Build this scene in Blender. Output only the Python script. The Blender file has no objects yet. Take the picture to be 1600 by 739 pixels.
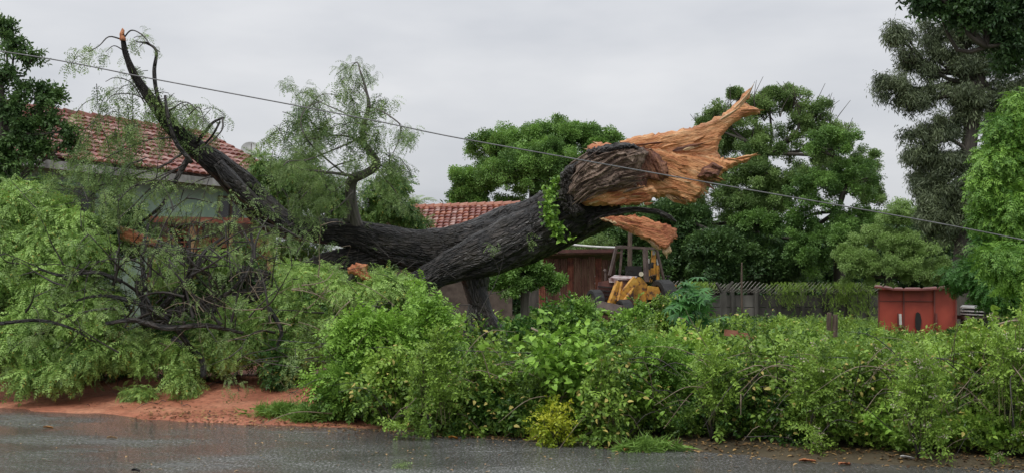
import bpy, math, random
import numpy as np
from mathutils import Vector, Matrix, geometry as mgeo
rng = np.random.default_rng(7)
R = random.Random(11)
sc = bpy.context.scene
col = sc.collection
rad = math.radians

# ------------------------------------------------------------------ camera
F = 1715.0; PITCH = rad(3.0); CAM = np.array([0.0, 0.0, 1.7])
cam = bpy.data.cameras.new('camera'); camo = bpy.data.objects.new('camera', cam); col.objects.link(camo)
cam.sensor_width = 36; cam.lens = F / 1600 * 36; cam.clip_end = 2000; cam.clip_start = 0.1
camo.location = CAM; camo.rotation_euler = (rad(90) + PITCH, 0, 0)
sc.camera = camo

# ------------------------------------------------------------------ sky, sun, exposure
SUN_EL, SUN_AZ = rad(58), rad(215)
w = bpy.data.worlds.new('World'); sc.world = w; w.use_nodes = True
nt = w.node_tree; nt.nodes.clear()
def N(t, typ, **kw):
    n = t.nodes.new(typ)
    for k, v in kw.items():
        if k.startswith('i_'): n.inputs[k[2:].replace('_', ' ')].default_value = v
        else: setattr(n, k, v)
    return n
out = N(nt, 'ShaderNodeOutputWorld'); bg = N(nt, 'ShaderNodeBackground'); bg.inputs['Strength'].default_value = 0.1
sky = N(nt, 'ShaderNodeTexSky', sky_type='NISHITA', sun_disc=False, sun_elevation=SUN_EL, sun_rotation=SUN_AZ)
tc = N(nt, 'ShaderNodeTexCoord'); mp = N(nt, 'ShaderNodeMapping'); mp.inputs['Scale'].default_value = (1, 1, 3.2)
no = N(nt, 'ShaderNodeTexNoise'); no.inputs['Scale'].default_value = 2.7; no.inputs['Detail'].default_value = 5; no.inputs['Roughness'].default_value = 0.5
cr = N(nt, 'ShaderNodeValToRGB')
cr.color_ramp.elements[0].position = 0.32; cr.color_ramp.elements[0].color = (.73, .75, .785, 1)
cr.color_ramp.elements[1].position = 0.62; cr.color_ramp.elements[1].color = (1.0, 1.0, 1.0, 1)
sep = N(nt, 'ShaderNodeSeparateXYZ'); mr = N(nt, 'ShaderNodeMapRange')
mr.inputs['From Min'].default_value = 0.0; mr.inputs['From Max'].default_value = 1.0
mr.inputs['To Min'].default_value = 6.9; mr.inputs['To Max'].default_value = 14.0
mul = N(nt, 'ShaderNodeVectorMath', operation='SCALE'); tintn = N(nt, 'ShaderNodeVectorMath', operation='MULTIPLY')
tintn.inputs[1].default_value = (.975, .985, 1.01)
mx = N(nt, 'ShaderNodeMix', data_type='RGBA'); mx.inputs['Factor'].default_value = 0.94
L = nt.links.new
L(tc.outputs['Generated'], mp.inputs['Vector']); L(mp.outputs[0], no.inputs['Vector']); L(no.outputs['Fac'], cr.inputs[0])
L(tc.outputs['Generated'], sep.inputs[0]); L(sep.outputs['Z'], mr.inputs['Value'])
L(cr.outputs['Color'], tintn.inputs[0]); L(tintn.outputs[0], mul.inputs[0]); L(mr.outputs[0], mul.inputs['Scale'])
L(sky.outputs[0], mx.inputs['A']); L(mul.outputs[0], mx.inputs['B']); L(mx.outputs['Result'], bg.inputs['Color']); L(bg.outputs[0], out.inputs[0])
sun = bpy.data.lights.new('sun', 'SUN'); sun.energy = 1.5; sun.angle = rad(14); sun.color = (1, .97, .92)
suno = bpy.data.objects.new('sun', sun); col.objects.link(suno)
# sun behind and to the left of the camera, high
sd = Vector((math.sin(SUN_AZ) * math.cos(SUN_EL), math.cos(SUN_AZ) * math.cos(SUN_EL), math.sin(SUN_EL)))
suno.rotation_euler = sd.to_track_quat('Z', 'Y').to_euler(); suno.location = sd * 60
sc.view_settings.view_transform = 'Standard'; sc.view_settings.look = 'None'; sc.view_settings.exposure = 0.0; sc.view_settings.gamma = 1
sc.cycles.max_bounces = 6; sc.cycles.diffuse_bounces = 3; sc.cycles.transmission_bounces = 3; sc.cycles.transparent_max_bounces = 4

# ------------------------------------------------------------------ helpers
def P(px, py, D):
    """point of the place seen at photo pixel (px,py), D metres ahead"""
    u = (px - 800) / F; v = (369.5 - py) / F
    c, s = math.cos(PITCH), math.sin(PITCH)
    dx, dy, dz = u, c - v * s, s + v * c
    k = D / dy
    return Vector((dx * k, D, CAM[2] + dz * k))
def PX(D): return D / F

def hashn(ix, iy, iz):
    h = (ix.astype(np.int64) * 374761393 + iy.astype(np.int64) * 668265263 + iz.astype(np.int64) * 2147483647 * 3) & 0xffffffff
    h = ((h ^ (h >> 13)) * 1274126177) & 0xffffffff
    h = ((h ^ (h >> 16)) * 2246822519) & 0xffffffff
    return ((h ^ (h >> 15)) & 0xffffff) / float(0xffffff)
def noise3(p):
    p = np.asarray(p, float); i = np.floor(p); f = p - i; f = f * f * (3 - 2 * f); i = i.astype(np.int64)
    r = 0
    for a in (0, 1):
        for b in (0, 1):
            for c in (0, 1):
                wgt = (f[:, 0] if a else 1 - f[:, 0]) * (f[:, 1] if b else 1 - f[:, 1]) * (f[:, 2] if c else 1 - f[:, 2])
                r = r + wgt * hashn(i[:, 0] + a, i[:, 1] + b, i[:, 2] + c)
    return r
def fbm(p, o=4):
    p = np.asarray(p, float); r = 0; a = .5; t = 0
    for k in range(o):
        r = r + a * noise3(p + 17.3 * k); t += a; a *= .5; p = p * 2.03
    return r / t
def ss(a, b, x):
    t = np.clip((x - a) / (b - a), 0, 1); return t * t * (3 - 2 * t)

def link(name, me, mat=None, parent=None, **props):
    o = bpy.data.objects.new(name, me); col.objects.link(o)
    if mat is not None and me is not None:
        me.materials.clear(); me.materials.append(mat)
    if parent is not None: o.parent = parent
    for k, v in props.items(): o[k] = v
    return o
def thing(name, label, cat, loc=(0, 0, 0), group=None):
    o = bpy.data.objects.new(name, None); col.objects.link(o); o.empty_display_size = .2; o.location = loc
    o['label'] = label; o['category'] = cat
    if group: o['group'] = group
    return o
def tag(o, label, cat, group=None):
    o['label'] = label; o['category'] = cat
    if group: o['group'] = group
    return o

class MB:
    def __init__(s): s.v = []; s.f = []; s.g = []; s.n = 0
    def add(s, v, f, g=None):
        v = np.asarray(v, float)
        s.v.append(v); s.f += [tuple(int(i) + s.n for i in q) for q in f]
        s.g.append(np.asarray(g, float) if g is not None else v.copy()); s.n += len(v)
    def box(s, c, size, rot=None, taper=1.0):
        sx, sy, sz = [q / 2 for q in size]
        v = [Vector((x * sx * (taper if z > 0 else 1), y * sy * (taper if z > 0 else 1), z * sz)) for z in (-1, 1) for y in (-1, 1) for x in (-1, 1)]
        if rot is not None: v = [rot @ q for q in v]
        v = [q + Vector(c) for q in v]
        s.add([tuple(q) for q in v], [(0, 2, 3, 1), (4, 5, 7, 6), (0, 1, 5, 4), (2, 6, 7, 3), (0, 4, 6, 2), (1, 3, 7, 5)])
    def beam(s, a, b, wd, ht, up=(0, 0, 1)):
        a = Vector(a); b = Vector(b); d = b - a; q = d.to_track_quat('X', 'Z').to_matrix()
        s.box((a + b) / 2, (d.length, wd, ht), q)
    def prism(s, pts, off):
        """polygon of 3D points extruded by off"""
        n = len(pts); off = Vector(off)
        v = [tuple(p) for p in pts] + [tuple(Vector(p) + off) for p in pts]
        s.add(v, [tuple(range(n)), tuple(range(2 * n - 1, n - 1, -1))] + [(i, n + i, n + (i + 1) % n, (i + 1) % n) for i in range(n)])
    def tube(s, pts, radii, seg=8, step=None, disp=0, freq=6, cap=True, smooth=True, squash=None):
        c, r = spline(pts, radii, step) if smooth else (np.array([tuple(p) for p in pts], float), np.array(radii, float))
        n = len(c)
        T = np.gradient(c, axis=0); T /= np.linalg.norm(T, axis=1)[:, None] + 1e-9
        ref = np.array([0, 0, 1.0]) if abs(T[0][2]) < .9 else np.array([1.0, 0, 0])
        nn = np.cross(T[0], ref); nn /= np.linalg.norm(nn)
        Ns = [nn]
        for i in range(1, n):
            q = Ns[-1] - T[i] * np.dot(Ns[-1], T[i]); Ns.append(q / (np.linalg.norm(q) + 1e-9))
        Ns = np.array(Ns); B = np.cross(T, Ns)
        L_ = np.concatenate([[0], np.cumsum(np.linalg.norm(np.diff(c, axis=0), axis=1))])
        th = np.linspace(0, 2 * np.pi, seg, endpoint=False)
        cs, sn = np.cos(th), np.sin(th)
        rr = np.repeat(r[:, None], seg, 1)
        rm = max(r)
        gx = np.repeat((cs * rm)[None], n, 0); gy = np.repeat((sn * rm)[None], n, 0); gz = np.repeat(L_[:, None], seg, 1)
        gz2 = gz
        off = rng.uniform(0, 50)
        if disp:
            twist = gz * .25
            ax = (gx * np.cos(twist) - gy * np.sin(twist)); ay = (gx * np.sin(twist) + gy * np.cos(twist))
            q = np.stack([ax * freq + off, ay * freq, gz * freq * .26], -1).reshape(-1, 3)
            wob = fbm(np.stack([gx + off, gy, gz * .6], -1).reshape(-1, 3) * 2.0, 3) - .5
            n1 = fbm(q + wob[:, None] * 3.2, 3); rid = 1 - np.abs(2 * n1 - 1) * 2.2
            big = fbm(np.stack([gx + off, gy, gz], -1).reshape(-1, 3) * 1.6, 2) - .5
            fade = np.clip(rr / rm, .3, 1)
            rr = rr + (rid.reshape(n, seg) - .6) * disp * fade + big.reshape(n, seg) * disp * 3 * fade
        v = c[:, None, :] + rr[..., None] * (Ns[:, None, :] * cs[None, :, None] + B[:, None, :] * sn[None, :, None])
        f = []
        idx = np.arange(n * seg).reshape(n, seg)
        a = idx[:-1]; b = np.roll(idx[:-1], -1, 1); c2 = np.roll(idx[1:], -1, 1); d = idx[1:]
        f = np.stack([a, b, c2, d], -1).reshape(-1, 4).tolist()
        if cap: f += [list(range(seg))[::-1], list(range((n - 1) * seg, n * seg))]
        g = np.stack([gx + off, gy, gz2 * .14], -1)
        s.add(v.reshape(-1, 3), f, g.reshape(-1, 3))
        return s
    def mesh(s, name='m', smooth=True):
        me = bpy.data.meshes.new(name)
        v = np.concatenate(s.v) if s.v else np.zeros((0, 3))
        me.from_pydata(v.tolist(), [], s.f); me.update()
        at = me.attributes.new('grain', 'FLOAT_VECTOR', 'POINT'); at.data.foreach_set('vector', np.concatenate(s.g).ravel())
        if smooth: me.polygons.foreach_set('use_smooth', [True] * len(me.polygons))
        return me
    def build(s, name, mat, parent=None, smooth=False, **props):
        o = link(name, s.mesh(name, smooth), mat, parent, **props)
        return o
def spline(pts, radii, step=None):
    p = np.array([tuple(q) for q in pts], float); r = np.array(radii, float)
    if len(p) == 2: p = np.array([p[0], (p[0] + p[1]) / 2, p[1]]); r = np.array([r[0], (r[0] + r[-1]) / 2, r[-1]])
    if len(r) != len(p): r = np.interp(np.linspace(0, 1, len(p)), np.linspace(0, 1, len(r)), r)
    pe = np.vstack([2 * p[0] - p[1], p, 2 * p[-1] - p[-2]]); oc = []; orr = []
    for i in range(len(p) - 1):
        p0, p1, p2, p3 = pe[i:i + 4]; ln = np.linalg.norm(p2 - p1)
        m = max(1, int(math.ceil(ln / (step or max(.02, min(r[i], r[i + 1]) * 1.2 + .02)))))
        m = min(m, 60)
        for k in range(m):
            t = k / m
            oc.append(.5 * (2 * p1 + (p2 - p0) * t + (2 * p0 - 5 * p1 + 4 * p2 - p3) * t * t + (3 * p1 - p0 - 3 * p2 + p3) * t ** 3))
            tt = t * t * (3 - 2 * t); orr.append(r[i] * (1 - tt) + r[i + 1] * tt)
    oc.append(p[-1]); orr.append(r[-1])
    return np.array(oc), np.array(orr)

# ------------------------------------------------------------------ materials
def newmat(name):
    m = bpy.data.materials.new(name); m.use_nodes = True; t = m.node_tree; t.nodes.clear()
    o = N(t, 'ShaderNodeOutputMaterial'); b = N(t, 'ShaderNodeBsdfPrincipled'); t.links.new(b.outputs[0], o.inputs['Surface'])
    return m, t, b, o
def ramp(t, fac, stops):
    r = N(t, 'ShaderNodeValToRGB'); e = r.color_ramp.elements
    e[0].position, e[0].color = stops[0][0], (*stops[0][1], 1); e[1].position, e[1].color = stops[-1][0], (*stops[-1][1], 1)
    for p_, c_ in stops[1:-1]:
        q = e.new(p_); q.color = (*c_, 1)
    t.links.new(fac, r.inputs[0]); return r.outputs[0]
def coords(t, src='obj', scale=(1, 1, 1)):
    m = N(t, 'ShaderNodeMapping'); m.inputs['Scale'].default_value = scale
    if src == 'grain':
        a = N(t, 'ShaderNodeAttribute', attribute_name='grain'); t.links.new(a.outputs['Vector'], m.inputs[0])
    else:
        a = N(t, 'ShaderNodeTexCoord'); t.links.new(a.outputs['Object'], m.inputs[0])
    return m.outputs[0]
def nz(t, vec, scale, detail=4, rough=.55):
    n = N(t, 'ShaderNodeTexNoise'); n.inputs['Scale'].default_value = scale; n.inputs['Detail'].default_value = detail; n.inputs['Roughness'].default_value = rough
    t.links.new(vec, n.inputs['Vector']); return n.outputs['Fac']
def bump(t, b, h, strength=.5, dist=.02):
    n = N(t, 'ShaderNodeBump'); n.inputs['Strength'].default_value = strength; n.inputs['Distance'].default_value = dist
    t.links.new(h, n.inputs['Height']); t.links.new(n.outputs[0], b.inputs['Normal'])
def mixc(t, f, a, b, typ='MIX'):
    m = N(t, 'ShaderNodeMix', data_type='RGBA', blend_type=typ)
    for s_, q in (('Factor', f), ('A', a), ('B', b)):
        if hasattr(q, 'is_linked') or hasattr(q, 'links'): t.links.new(q, m.inputs[s_])
        elif s_ == 'Factor': m.inputs[s_].default_value = q
        else: m.inputs[s_].default_value = (*q, 1)
    return m.outputs['Result']
def simple(name, stops, scale=6, rough=.6, src='obj', map_=(1, 1, 1), bmp=.3, bd=.01, metal=0, detail=5, bscale=None, spec=.5):
    m, t, b, o = newmat(name); v = coords(t, src, map_); f = nz(t, v, scale, detail)
    t.links.new(ramp(t, f, stops), b.inputs['Base Color']); b.inputs['Roughness'].default_value = rough; b.inputs['Metallic'].default_value = metal
    b.inputs['Specular IOR Level'].default_value = spec
    bump(t, b, nz(t, v, bscale or scale * 4, 4), bmp, bd); return m
def leafmat(name, ca, cb, rough=.42, trans=.2, dead=None):
    m, t, b, o = newmat(name)
    a = N(t, 'ShaderNodeAttribute', attribute_name='tint'); a.attribute_type = 'INSTANCER'
    lf = N(t, 'ShaderNodeAttribute', attribute_name='leafrnd')
    ad = N(t, 'ShaderNodeMath', operation='MULTIPLY_ADD'); ad.inputs[1].default_value = .45
    t.links.new(lf.outputs['Fac'], ad.inputs[0]); t.links.new(a.outputs['Fac'], ad.inputs[2])
    sb = N(t, 'ShaderNodeMath', operation='SUBTRACT', use_clamp=True); sb.inputs[1].default_value = .2; t.links.new(ad.outputs[0], sb.inputs[0])
    cc = mixc(t, sb.outputs[0], ca, cb)
    if dead:
        gt = N(t, 'ShaderNodeMath', operation='GREATER_THAN'); gt.inputs[1].default_value = .975; t.links.new(lf.outputs['Fac'], gt.inputs[0])
        cc = mixc(t, gt.outputs[0], cc, dead)
    t.links.new(cc, b.inputs['Base Color']); b.inputs['Roughness'].default_value = rough; b.inputs['Specular IOR Level'].default_value = .35
    tr = N(t, 'ShaderNodeBsdfTranslucent'); hs = N(t, 'ShaderNodeHueSaturation'); hs.inputs['Value'].default_value = 1.3; hs.inputs['Hue'].default_value = .485
    t.links.new(cc, hs.inputs['Color']); t.links.new(hs.outputs[0], tr.inputs['Color'])
    ms = N(t, 'ShaderNodeMixShader'); ms.inputs[0].default_value = trans
    t.links.new(b.outputs[0], ms.inputs[1]); t.links.new(tr.outputs[0], ms.inputs[2]); t.links.new(ms.outputs[0], o.inputs['Surface'])
    return m
M = {}
M['lf_fallen'] = leafmat('pinnate_leaf_green', (.045, .125, .025), (.42, .63, .17), dead=(.45, .38, .08))
M['lf_grey'] = leafmat('wilted_leaf_green', (.08, .15, .05), (.28, .40, .13))
M['lf_shrub'] = leafmat('shrub_leaf_green', (.03, .085, .014), (.30, .47, .075), dead=(.5, .42, .12))  # near-black to pale range paints the thicket's shade and lit leaves
M['lf_vine'] = leafmat('vine_leaf_green', (.04, .12, .02), (.30, .52, .08))
M['lf_yellow'] = leafmat('yellow_green_leaf', (.20, .30, .02), (.50, .52, .04))
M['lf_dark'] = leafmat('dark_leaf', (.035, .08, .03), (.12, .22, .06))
M['lf_mid'] = leafmat('tree_leaf_green', (.085, .155, .05), (.27, .41, .12))
M['lf_round'] = leafmat('round_tree_leaf', (.075, .16, .04), (.25, .44, .10))
M['lf_euc'] = leafmat('grey_green_leaf', (.06, .085, .045), (.20, .25, .13))
M['lf_bright'] = leafmat('bright_feathery_leaf', (.06, .17, .03), (.27, .48, .08))
M['lf_grass'] = leafmat('grass_blade', (.07, .15, .03), (.19, .33, .06), rough=.5)
M['lf_flower'] = leafmat('pale_flower', (.55, .42, .36), (.8, .75, .62))
M['lf_litter'] = leafmat('dead_leaf', (.09, .05, .03), (.42, .27, .11), trans=.05)
M['lf_teal'] = leafmat('castor_leaf', (.04, .13, .04), (.09, .26, .06))
def barkmat(name, stops, rough=.55, ds=.05, sc_=9, bstr=.9, plate=0, tone=(.05, .055, .035)):
    m, t, b, o = newmat(name); v = coords(t, 'grain', (1, 1, 1)); f = nz(t, v, sc_, 8, .65)
    vo = coords(t, 'obj'); big = nz(t, vo, 1.6, 5, .6)
    h = f
    if plate:
        wv = N(t, 'ShaderNodeTexNoise'); wv.inputs['Scale'].default_value = 9; t.links.new(coords(t, 'grain', (1, 1, 2.2)), wv.inputs['Vector'])
        ad = N(t, 'ShaderNodeVectorMath', operation='MULTIPLY_ADD'); ad.inputs[1].default_value = (.12, .12, .12); t.links.new(wv.outputs['Color'], ad.inputs[0]); t.links.new(coords(t, 'grain', (1, 1, 2.4)), ad.inputs[2])
        vr = N(t, 'ShaderNodeTexVoronoi', feature='DISTANCE_TO_EDGE'); vr.inputs['Scale'].default_value = plate; t.links.new(ad.outputs[0], vr.inputs['Vector'])
        cl = N(t, 'ShaderNodeMapRange'); cl.inputs['From Max'].default_value = .22; cl.inputs['To Min'].default_value = .55; cl.inputs['To Max'].default_value = 1.0; t.links.new(vr.outputs['Distance'], cl.inputs['Value'])
        mu = N(t, 'ShaderNodeMath', operation='MULTIPLY'); t.links.new(f, mu.inputs[0]); t.links.new(cl.outputs[0], mu.inputs[1]); h = mu.outputs[0]
    c1 = ramp(t, h, stops); c2 = mixc(t, ramp(t, big, [(.48, (0, 0, 0)), (.62, (1, 1, 1))]), c1, tone)
    c3 = mixc(t, .35, c1, c2)
    t.links.new(c3, b.inputs['Base Color']); b.inputs['Roughness'].default_value = rough; bump(t, b, h, bstr, ds); return m
M['bark'] = barkmat('wet_dark_bark', [(.31, (.003, .0025, .0025)), (.43, (.013, .011, .010)), (.58, (.070, .059, .054))], rough=.36, ds=.09, sc_=13, bstr=1.0, plate=15, tone=(.07, .06, .045))
M['bark_grey'] = barkmat('grey_bark', [(.3, (.04, .035, .03)), (.7, (.20, .18, .16))], rough=.7, ds=.02, sc_=22)
M['bark_twig'] = simple('twig_bark', [(.3, (.018, .015, .013)), (.7, (.06, .05, .045))], 8, .6)
M['bark_pale'] = simple('pale_twig_bark', [(.3, (.16, .12, .08)), (.7, (.34, .27, .2))], 8, .7)
M['bark_tree'] = barkmat('tree_bark', [(.3, (.03, .024, .02)), (.7, (.11, .095, .08))], rough=.8, ds=.02, sc_=14)
def woodmat(name, stops, sc1=16, patch=(.16, .055, .03), pf=.55, ds=.02):
    m, t, b, o = newmat(name); v = coords(t, 'grain'); f = nz(t, v, sc1, 6, .6)
    vo = coords(t, 'obj'); big = nz(t, v, 3.4, 5, .6); fine = nz(t, v, sc1 * 3.2, 3, .6)
    c1 = ramp(t, f, stops)
    c2 = mixc(t, ramp(t, big, [(.50, (0, 0, 0)), (.66, (pf, pf, pf))]), c1, patch)
    c3 = mixc(t, ramp(t, fine, [(.3, (.35, .35, .35)), (.5, (0, 0, 0))]), c2, tuple(q * .5 for q in patch))
    t.links.new(c3, b.inputs['Base Color']); b.inputs['Roughness'].default_value = .6
    ad = N(t, 'ShaderNodeMath', operation='ADD'); t.links.new(f, ad.inputs[0]); t.links.new(fine, ad.inputs[1]); bump(t, b, ad.outputs[0], .85, ds); return m
M['wood'] = woodmat('fresh_torn_wood', [(.26, (.27, .085, .03)), (.42, (.58, .235, .09)), (.56, (.73, .37, .16)), (.74, (.85, .57, .33))], sc1=13, pf=.5, ds=.05)
M['wood_red'] = woodmat('red_torn_wood', [(.28, (.22, .05, .025)), (.45, (.50, .17, .07)), (.6, (.62, .27, .12)), (.75, (.75, .46, .27))], patch=(.2, .045, .02), ds=.04)
M['wood_brown'] = woodmat('weathered_torn_wood', [(.30, (.025, .018, .016)), (.43, (.14, .09, .065)), (.55, (.30, .21, .155)), (.7, (.50, .39, .31))], sc1=26, patch=(.05, .032, .026), pf=.6, ds=.05)
M['wood_rust'] = woodmat('dark_red_heartwood', [(.25, (.05, .018, .012)), (.5, (.16, .06, .035)), (.75, (.42, .2, .1))], sc1=9, patch=(.06, .022, .016), pf=.9, ds=.06)
M['wood_pale'] = woodmat('pale_splinters', [(.25, (.45, .28, .14)), (.75, (.75, .55, .34))], patch=(.4, .2, .1))
M['post'] = simple('weathered_post_wood', [(.3, (.045, .03, .022)), (.7, (.17, .12, .09))], 5, .8, map_=(6, 6, .7), bmp=.8, bd=.02)

# ------------------------------------------------------------------ leaf sprays (instance sources, kept out of the scene)
def leafquad(v, f, rnd, base, d, up, ln, wd, fold=.15, n=2):
    """an ovate leaf from base along d, folded on its midrib"""
    d = d.normalized(); side = d.cross(up)
    if side.length < 1e-4: side = Vector((0, 1, 0))
    side.normalize(); nrm = side.cross(d)
    i = len(v); r = R.random()
    if n == 2:
        v += [base, base + d * ln * .45 + side * wd / 2 + nrm * fold * wd, base + d * ln, base + d * ln * .45 - side * wd / 2 + nrm * fold * wd]
        f += [(i, i + 1, i + 2), (i, i + 2, i + 3)]; rnd += [r] * 2
    else:
        tip = base + d * ln - nrm * ln * .18
        mid = base + d * ln * .5 + nrm * ln * .03
        v += [base, base + d * ln * .3 + side * wd / 2 + nrm * fold * wd, base + d * ln * .68 + side * wd * .36 + nrm * (fold * wd * .6 - ln * .03), tip,
              base + d * ln * .68 - side * wd * .36 + nrm * (fold * wd * .6 - ln * .03), base + d * ln * .3 - side * wd / 2 + nrm * fold * wd, mid]
        f += [(i, i + 1, i + 6), (i + 1, i + 2, i + 6), (i + 2, i + 3, i + 6), (i + 6, i + 3, i + 4), (i + 6, i + 4, i + 5), (i, i + 6, i + 5)]; rnd += [r] * 6
def src(name, v, f, rnd, mat):
    me = bpy.data.meshes.new(name); me.from_pydata([tuple(q) for q in v], [], f); me.update()
    at = me.attributes.new('leafrnd', 'FLOAT', 'FACE'); at.data.foreach_set('value', rnd)
    me.materials.append(mat); return bpy.data.objects.new(name, me)
def rv(s=1): return Vector((R.gauss(0, s), R.gauss(0, s), R.gauss(0, s)))
def stick(v, f, rnd, a, b, wd):
    i = len(v); s = (b - a).cross(Vector((0, 0, 1)))
    s = s.normalized() * wd if s.length > 1e-5 else Vector((0, wd, 0))
    u = Vector((0, 0, wd)); v += [a + s, a - s, a + u, b]; f += [(i, i + 1, i + 3), (i + 1, i + 2, i + 3), (i + 2, i, i + 3)]; rnd += [.1] * 3
def pinnate(v, f, rnd, base, d, ln, pairs, ll, lw, droop):
    d = d.normalized(); p = base.copy(); step = ln / pairs; up = Vector((0, 0, 1))
    for k in range(pairs):
        q = p + d * step; stick(v, f, rnd, p, q, .004)
        side = d.cross(up)
        if side.length < .05: side = Vector((0, 1, 0))
        side.normalize(); taper = 1 - .35 * abs(k / pairs - .4) * 2 * .8
        for sg in (-1, 1):
            dd = side * sg * .85 + d * .55 + rv(.12) - Vector((0, 0, .18))
            leafquad(v, f, rnd, q, dd, side.cross(d) * 1.0 + rv(.25), ll * taper * R.uniform(.8, 1.1), lw, .1)
        p = q; d = (d + Vector((0, 0, -droop / pairs)) + rv(.02)).normalized()
    leafquad(v, f, rnd, p, d, up, ll, lw)
def mk_pinnate_spray(name, mat, leaves=5, pairs=7, ll=.2, lw=.075, droop=1.1):
    v, f, rnd = [], [], []
    for k in range(leaves):
        a = (k / leaves) * 2 * math.pi + R.uniform(-.3, .3)
        d = Vector((.75, math.cos(a) * .75, math.sin(a) * .6 + .1)); b = Vector((.12 * k / leaves - .1, 0, 0))
        pinnate(v, f, rnd, b, d, R.uniform(.75, 1.1), pairs, ll, lw, droop * R.uniform(.7, 1.4))
    return src(name, v, f, rnd, mat)
def mk_ovate_spray(name, mat, leaves=11, ll=.34, lw=.18, n=3, droop=.5, spread=.8):
    v, f, rnd = [], [], []; d = Vector((1, 0, .2)); p = Vector((-.3, 0, 0)); st = 1.2 / leaves
    for k in range(leaves):
        q = p + d.normalized() * st; stick(v, f, rnd, p, q, .008)
        a = k * 2.4 + R.uniform(-.4, .4)
        dd = Vector((.55, math.cos(a) * spread, math.sin(a) * spread * .7 - .1)) + rv(.12)
        leafquad(v, f, rnd, q, dd, Vector((0, 0, 1)) + rv(.35), ll * R.uniform(.65, 1.15), lw, .12, n)
        p = q; d = d + Vector((0, 0, -droop / leaves)) + rv(.05)
    return src(name, v, f, rnd, mat)
def mk_clump(name, mat, leaves=22, ll=.36, lw=.2, n=2, up=.35):
    v, f, rnd = [], [], []
    for k in range(leaves):
        d = rv(1).normalized(); b = Vector((d.x * .5, d.y * .5, d.z * .38)) * R.uniform(.35, 1)
        dd = Vector((d.x, d.y, d.z * .4 - up * .3)) + rv(.35) 
        leafquad(v, f, rnd, b, dd, Vector((0, 0, 1)) + rv(.4), ll * R.uniform(.6, 1.2), lw * R.uniform(.7, 1.2), .1, n)
    return src(name, v, f, rnd, mat)
def mk_droop(name, mat, leaves=20, ll=.5, lw=.075):
    v, f, rnd = [], [], []
    for k in range(leaves):
        b = Vector((R.uniform(-.3, .6), R.gauss(0, .22), R.gauss(0, .18))); stick(v, f, rnd, Vector((-.3, 0, 0)), b, .007) if k % 3 == 0 else None
        leafquad(v, f, rnd, b, Vector((R.uniform(-.1, .6), R.gauss(0, .35), -.8)), rv(1), ll * R.uniform(.6, 1.2), lw, .05)
    return src(name, v, f, rnd, mat)
def mk_grass(name, mat, blades=12, wd=.035):
    v, f, rnd = [], [], []
    for k in range(blades):
        a = R.uniform(0, 6.28); b = Vector((0, R.gauss(0, .12), R.gauss(0, .12))); h = R.uniform(.5, 1.1); ln = R.uniform(.1, .6)
        o_ = Vector((0, math.cos(a), math.sin(a))); s = Vector((0, -math.sin(a), math.cos(a))) * wd
        i = len(v); v += [b - s, b + s, b + Vector((h * .6, 0, 0)) + o_ * ln * .3 - s * .7, b + Vector((h * .6, 0, 0)) + o_ * ln * .3 + s * .7, b + Vector((h * (1 - ln * .4), 0, 0)) + o_ * ln]
        f += [(i, i + 1, i + 3, i + 2), (i + 2, i + 3, i + 4)]; rnd += [R.random()] * 2
    return src(name, v, f, rnd, mat)
def mk_single(name, mat, ll=1, lw=.5):
    v, f, rnd = [], [], []; leafquad(v, f, rnd, Vector((-.5 * ll, 0, 0)), Vector((1, 0, 0)), Vector((0, 0, 1)), ll, lw, .12, 3)
    return src(name, v, f, rnd, mat)
def mk_heart(name, mat):
    v, f, rnd = [], [], []
    for k in range(4):
        c = Vector((R.uniform(-.4, .4), R.uniform(-.4, .4), R.uniform(-.15, .15))); q = Matrix.Rotation(R.uniform(0, 6.28), 3, 'Z') @ Matrix.Rotation(R.uniform(-.6, .6), 3, 'Y')
        o = [(0, 0), (-.12, .2), (.05, .34), (.3, .3), (.62, 0), (.3, -.3), (.05, -.34), (-.12, -.2)]; i = len(v)
        v += [c + q @ Vector((x * .8, y * .8, abs(y) * .25 - x * x * .25)) for x, y in o]
        f += [(i, i + 1, i + 2), (i, i + 2, i + 3), (i, i + 3, i + 4), (i, i + 4, i + 5), (i, i + 5, i + 6), (i, i + 6, i + 7)]; rnd += [R.random()] * 6
    return src(name, v, f, rnd, mat)
def mk_palm(name, mat, n=22):
    v, f, rnd = [], [], []
    pinnate(v, f, rnd, Vector((0, 0, 0)), Vector((1, 0, .5)), 1.1, n, .34, .028, 1.3)
    return src(name, v, f, rnd, mat)
def mk_fan(name, mat, n=9):
    v, f, rnd = [], [], []
    for k in range(n):
        a = -2.2 + 4.4 * k / (n - 1); leafquad(v, f, rnd, Vector((0, 0, 0)), Vector((math.cos(a), math.sin(a), -.12)), Vector((0, 0, 1)), .55 + .45 * math.cos(a / 2), .2, .12, 3)
    return src(name, v, f, rnd, mat)
def several(fn, base, count, *a, **k): return [fn(f"{base}_{i}", *a, **k) for i in range(count)]
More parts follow.
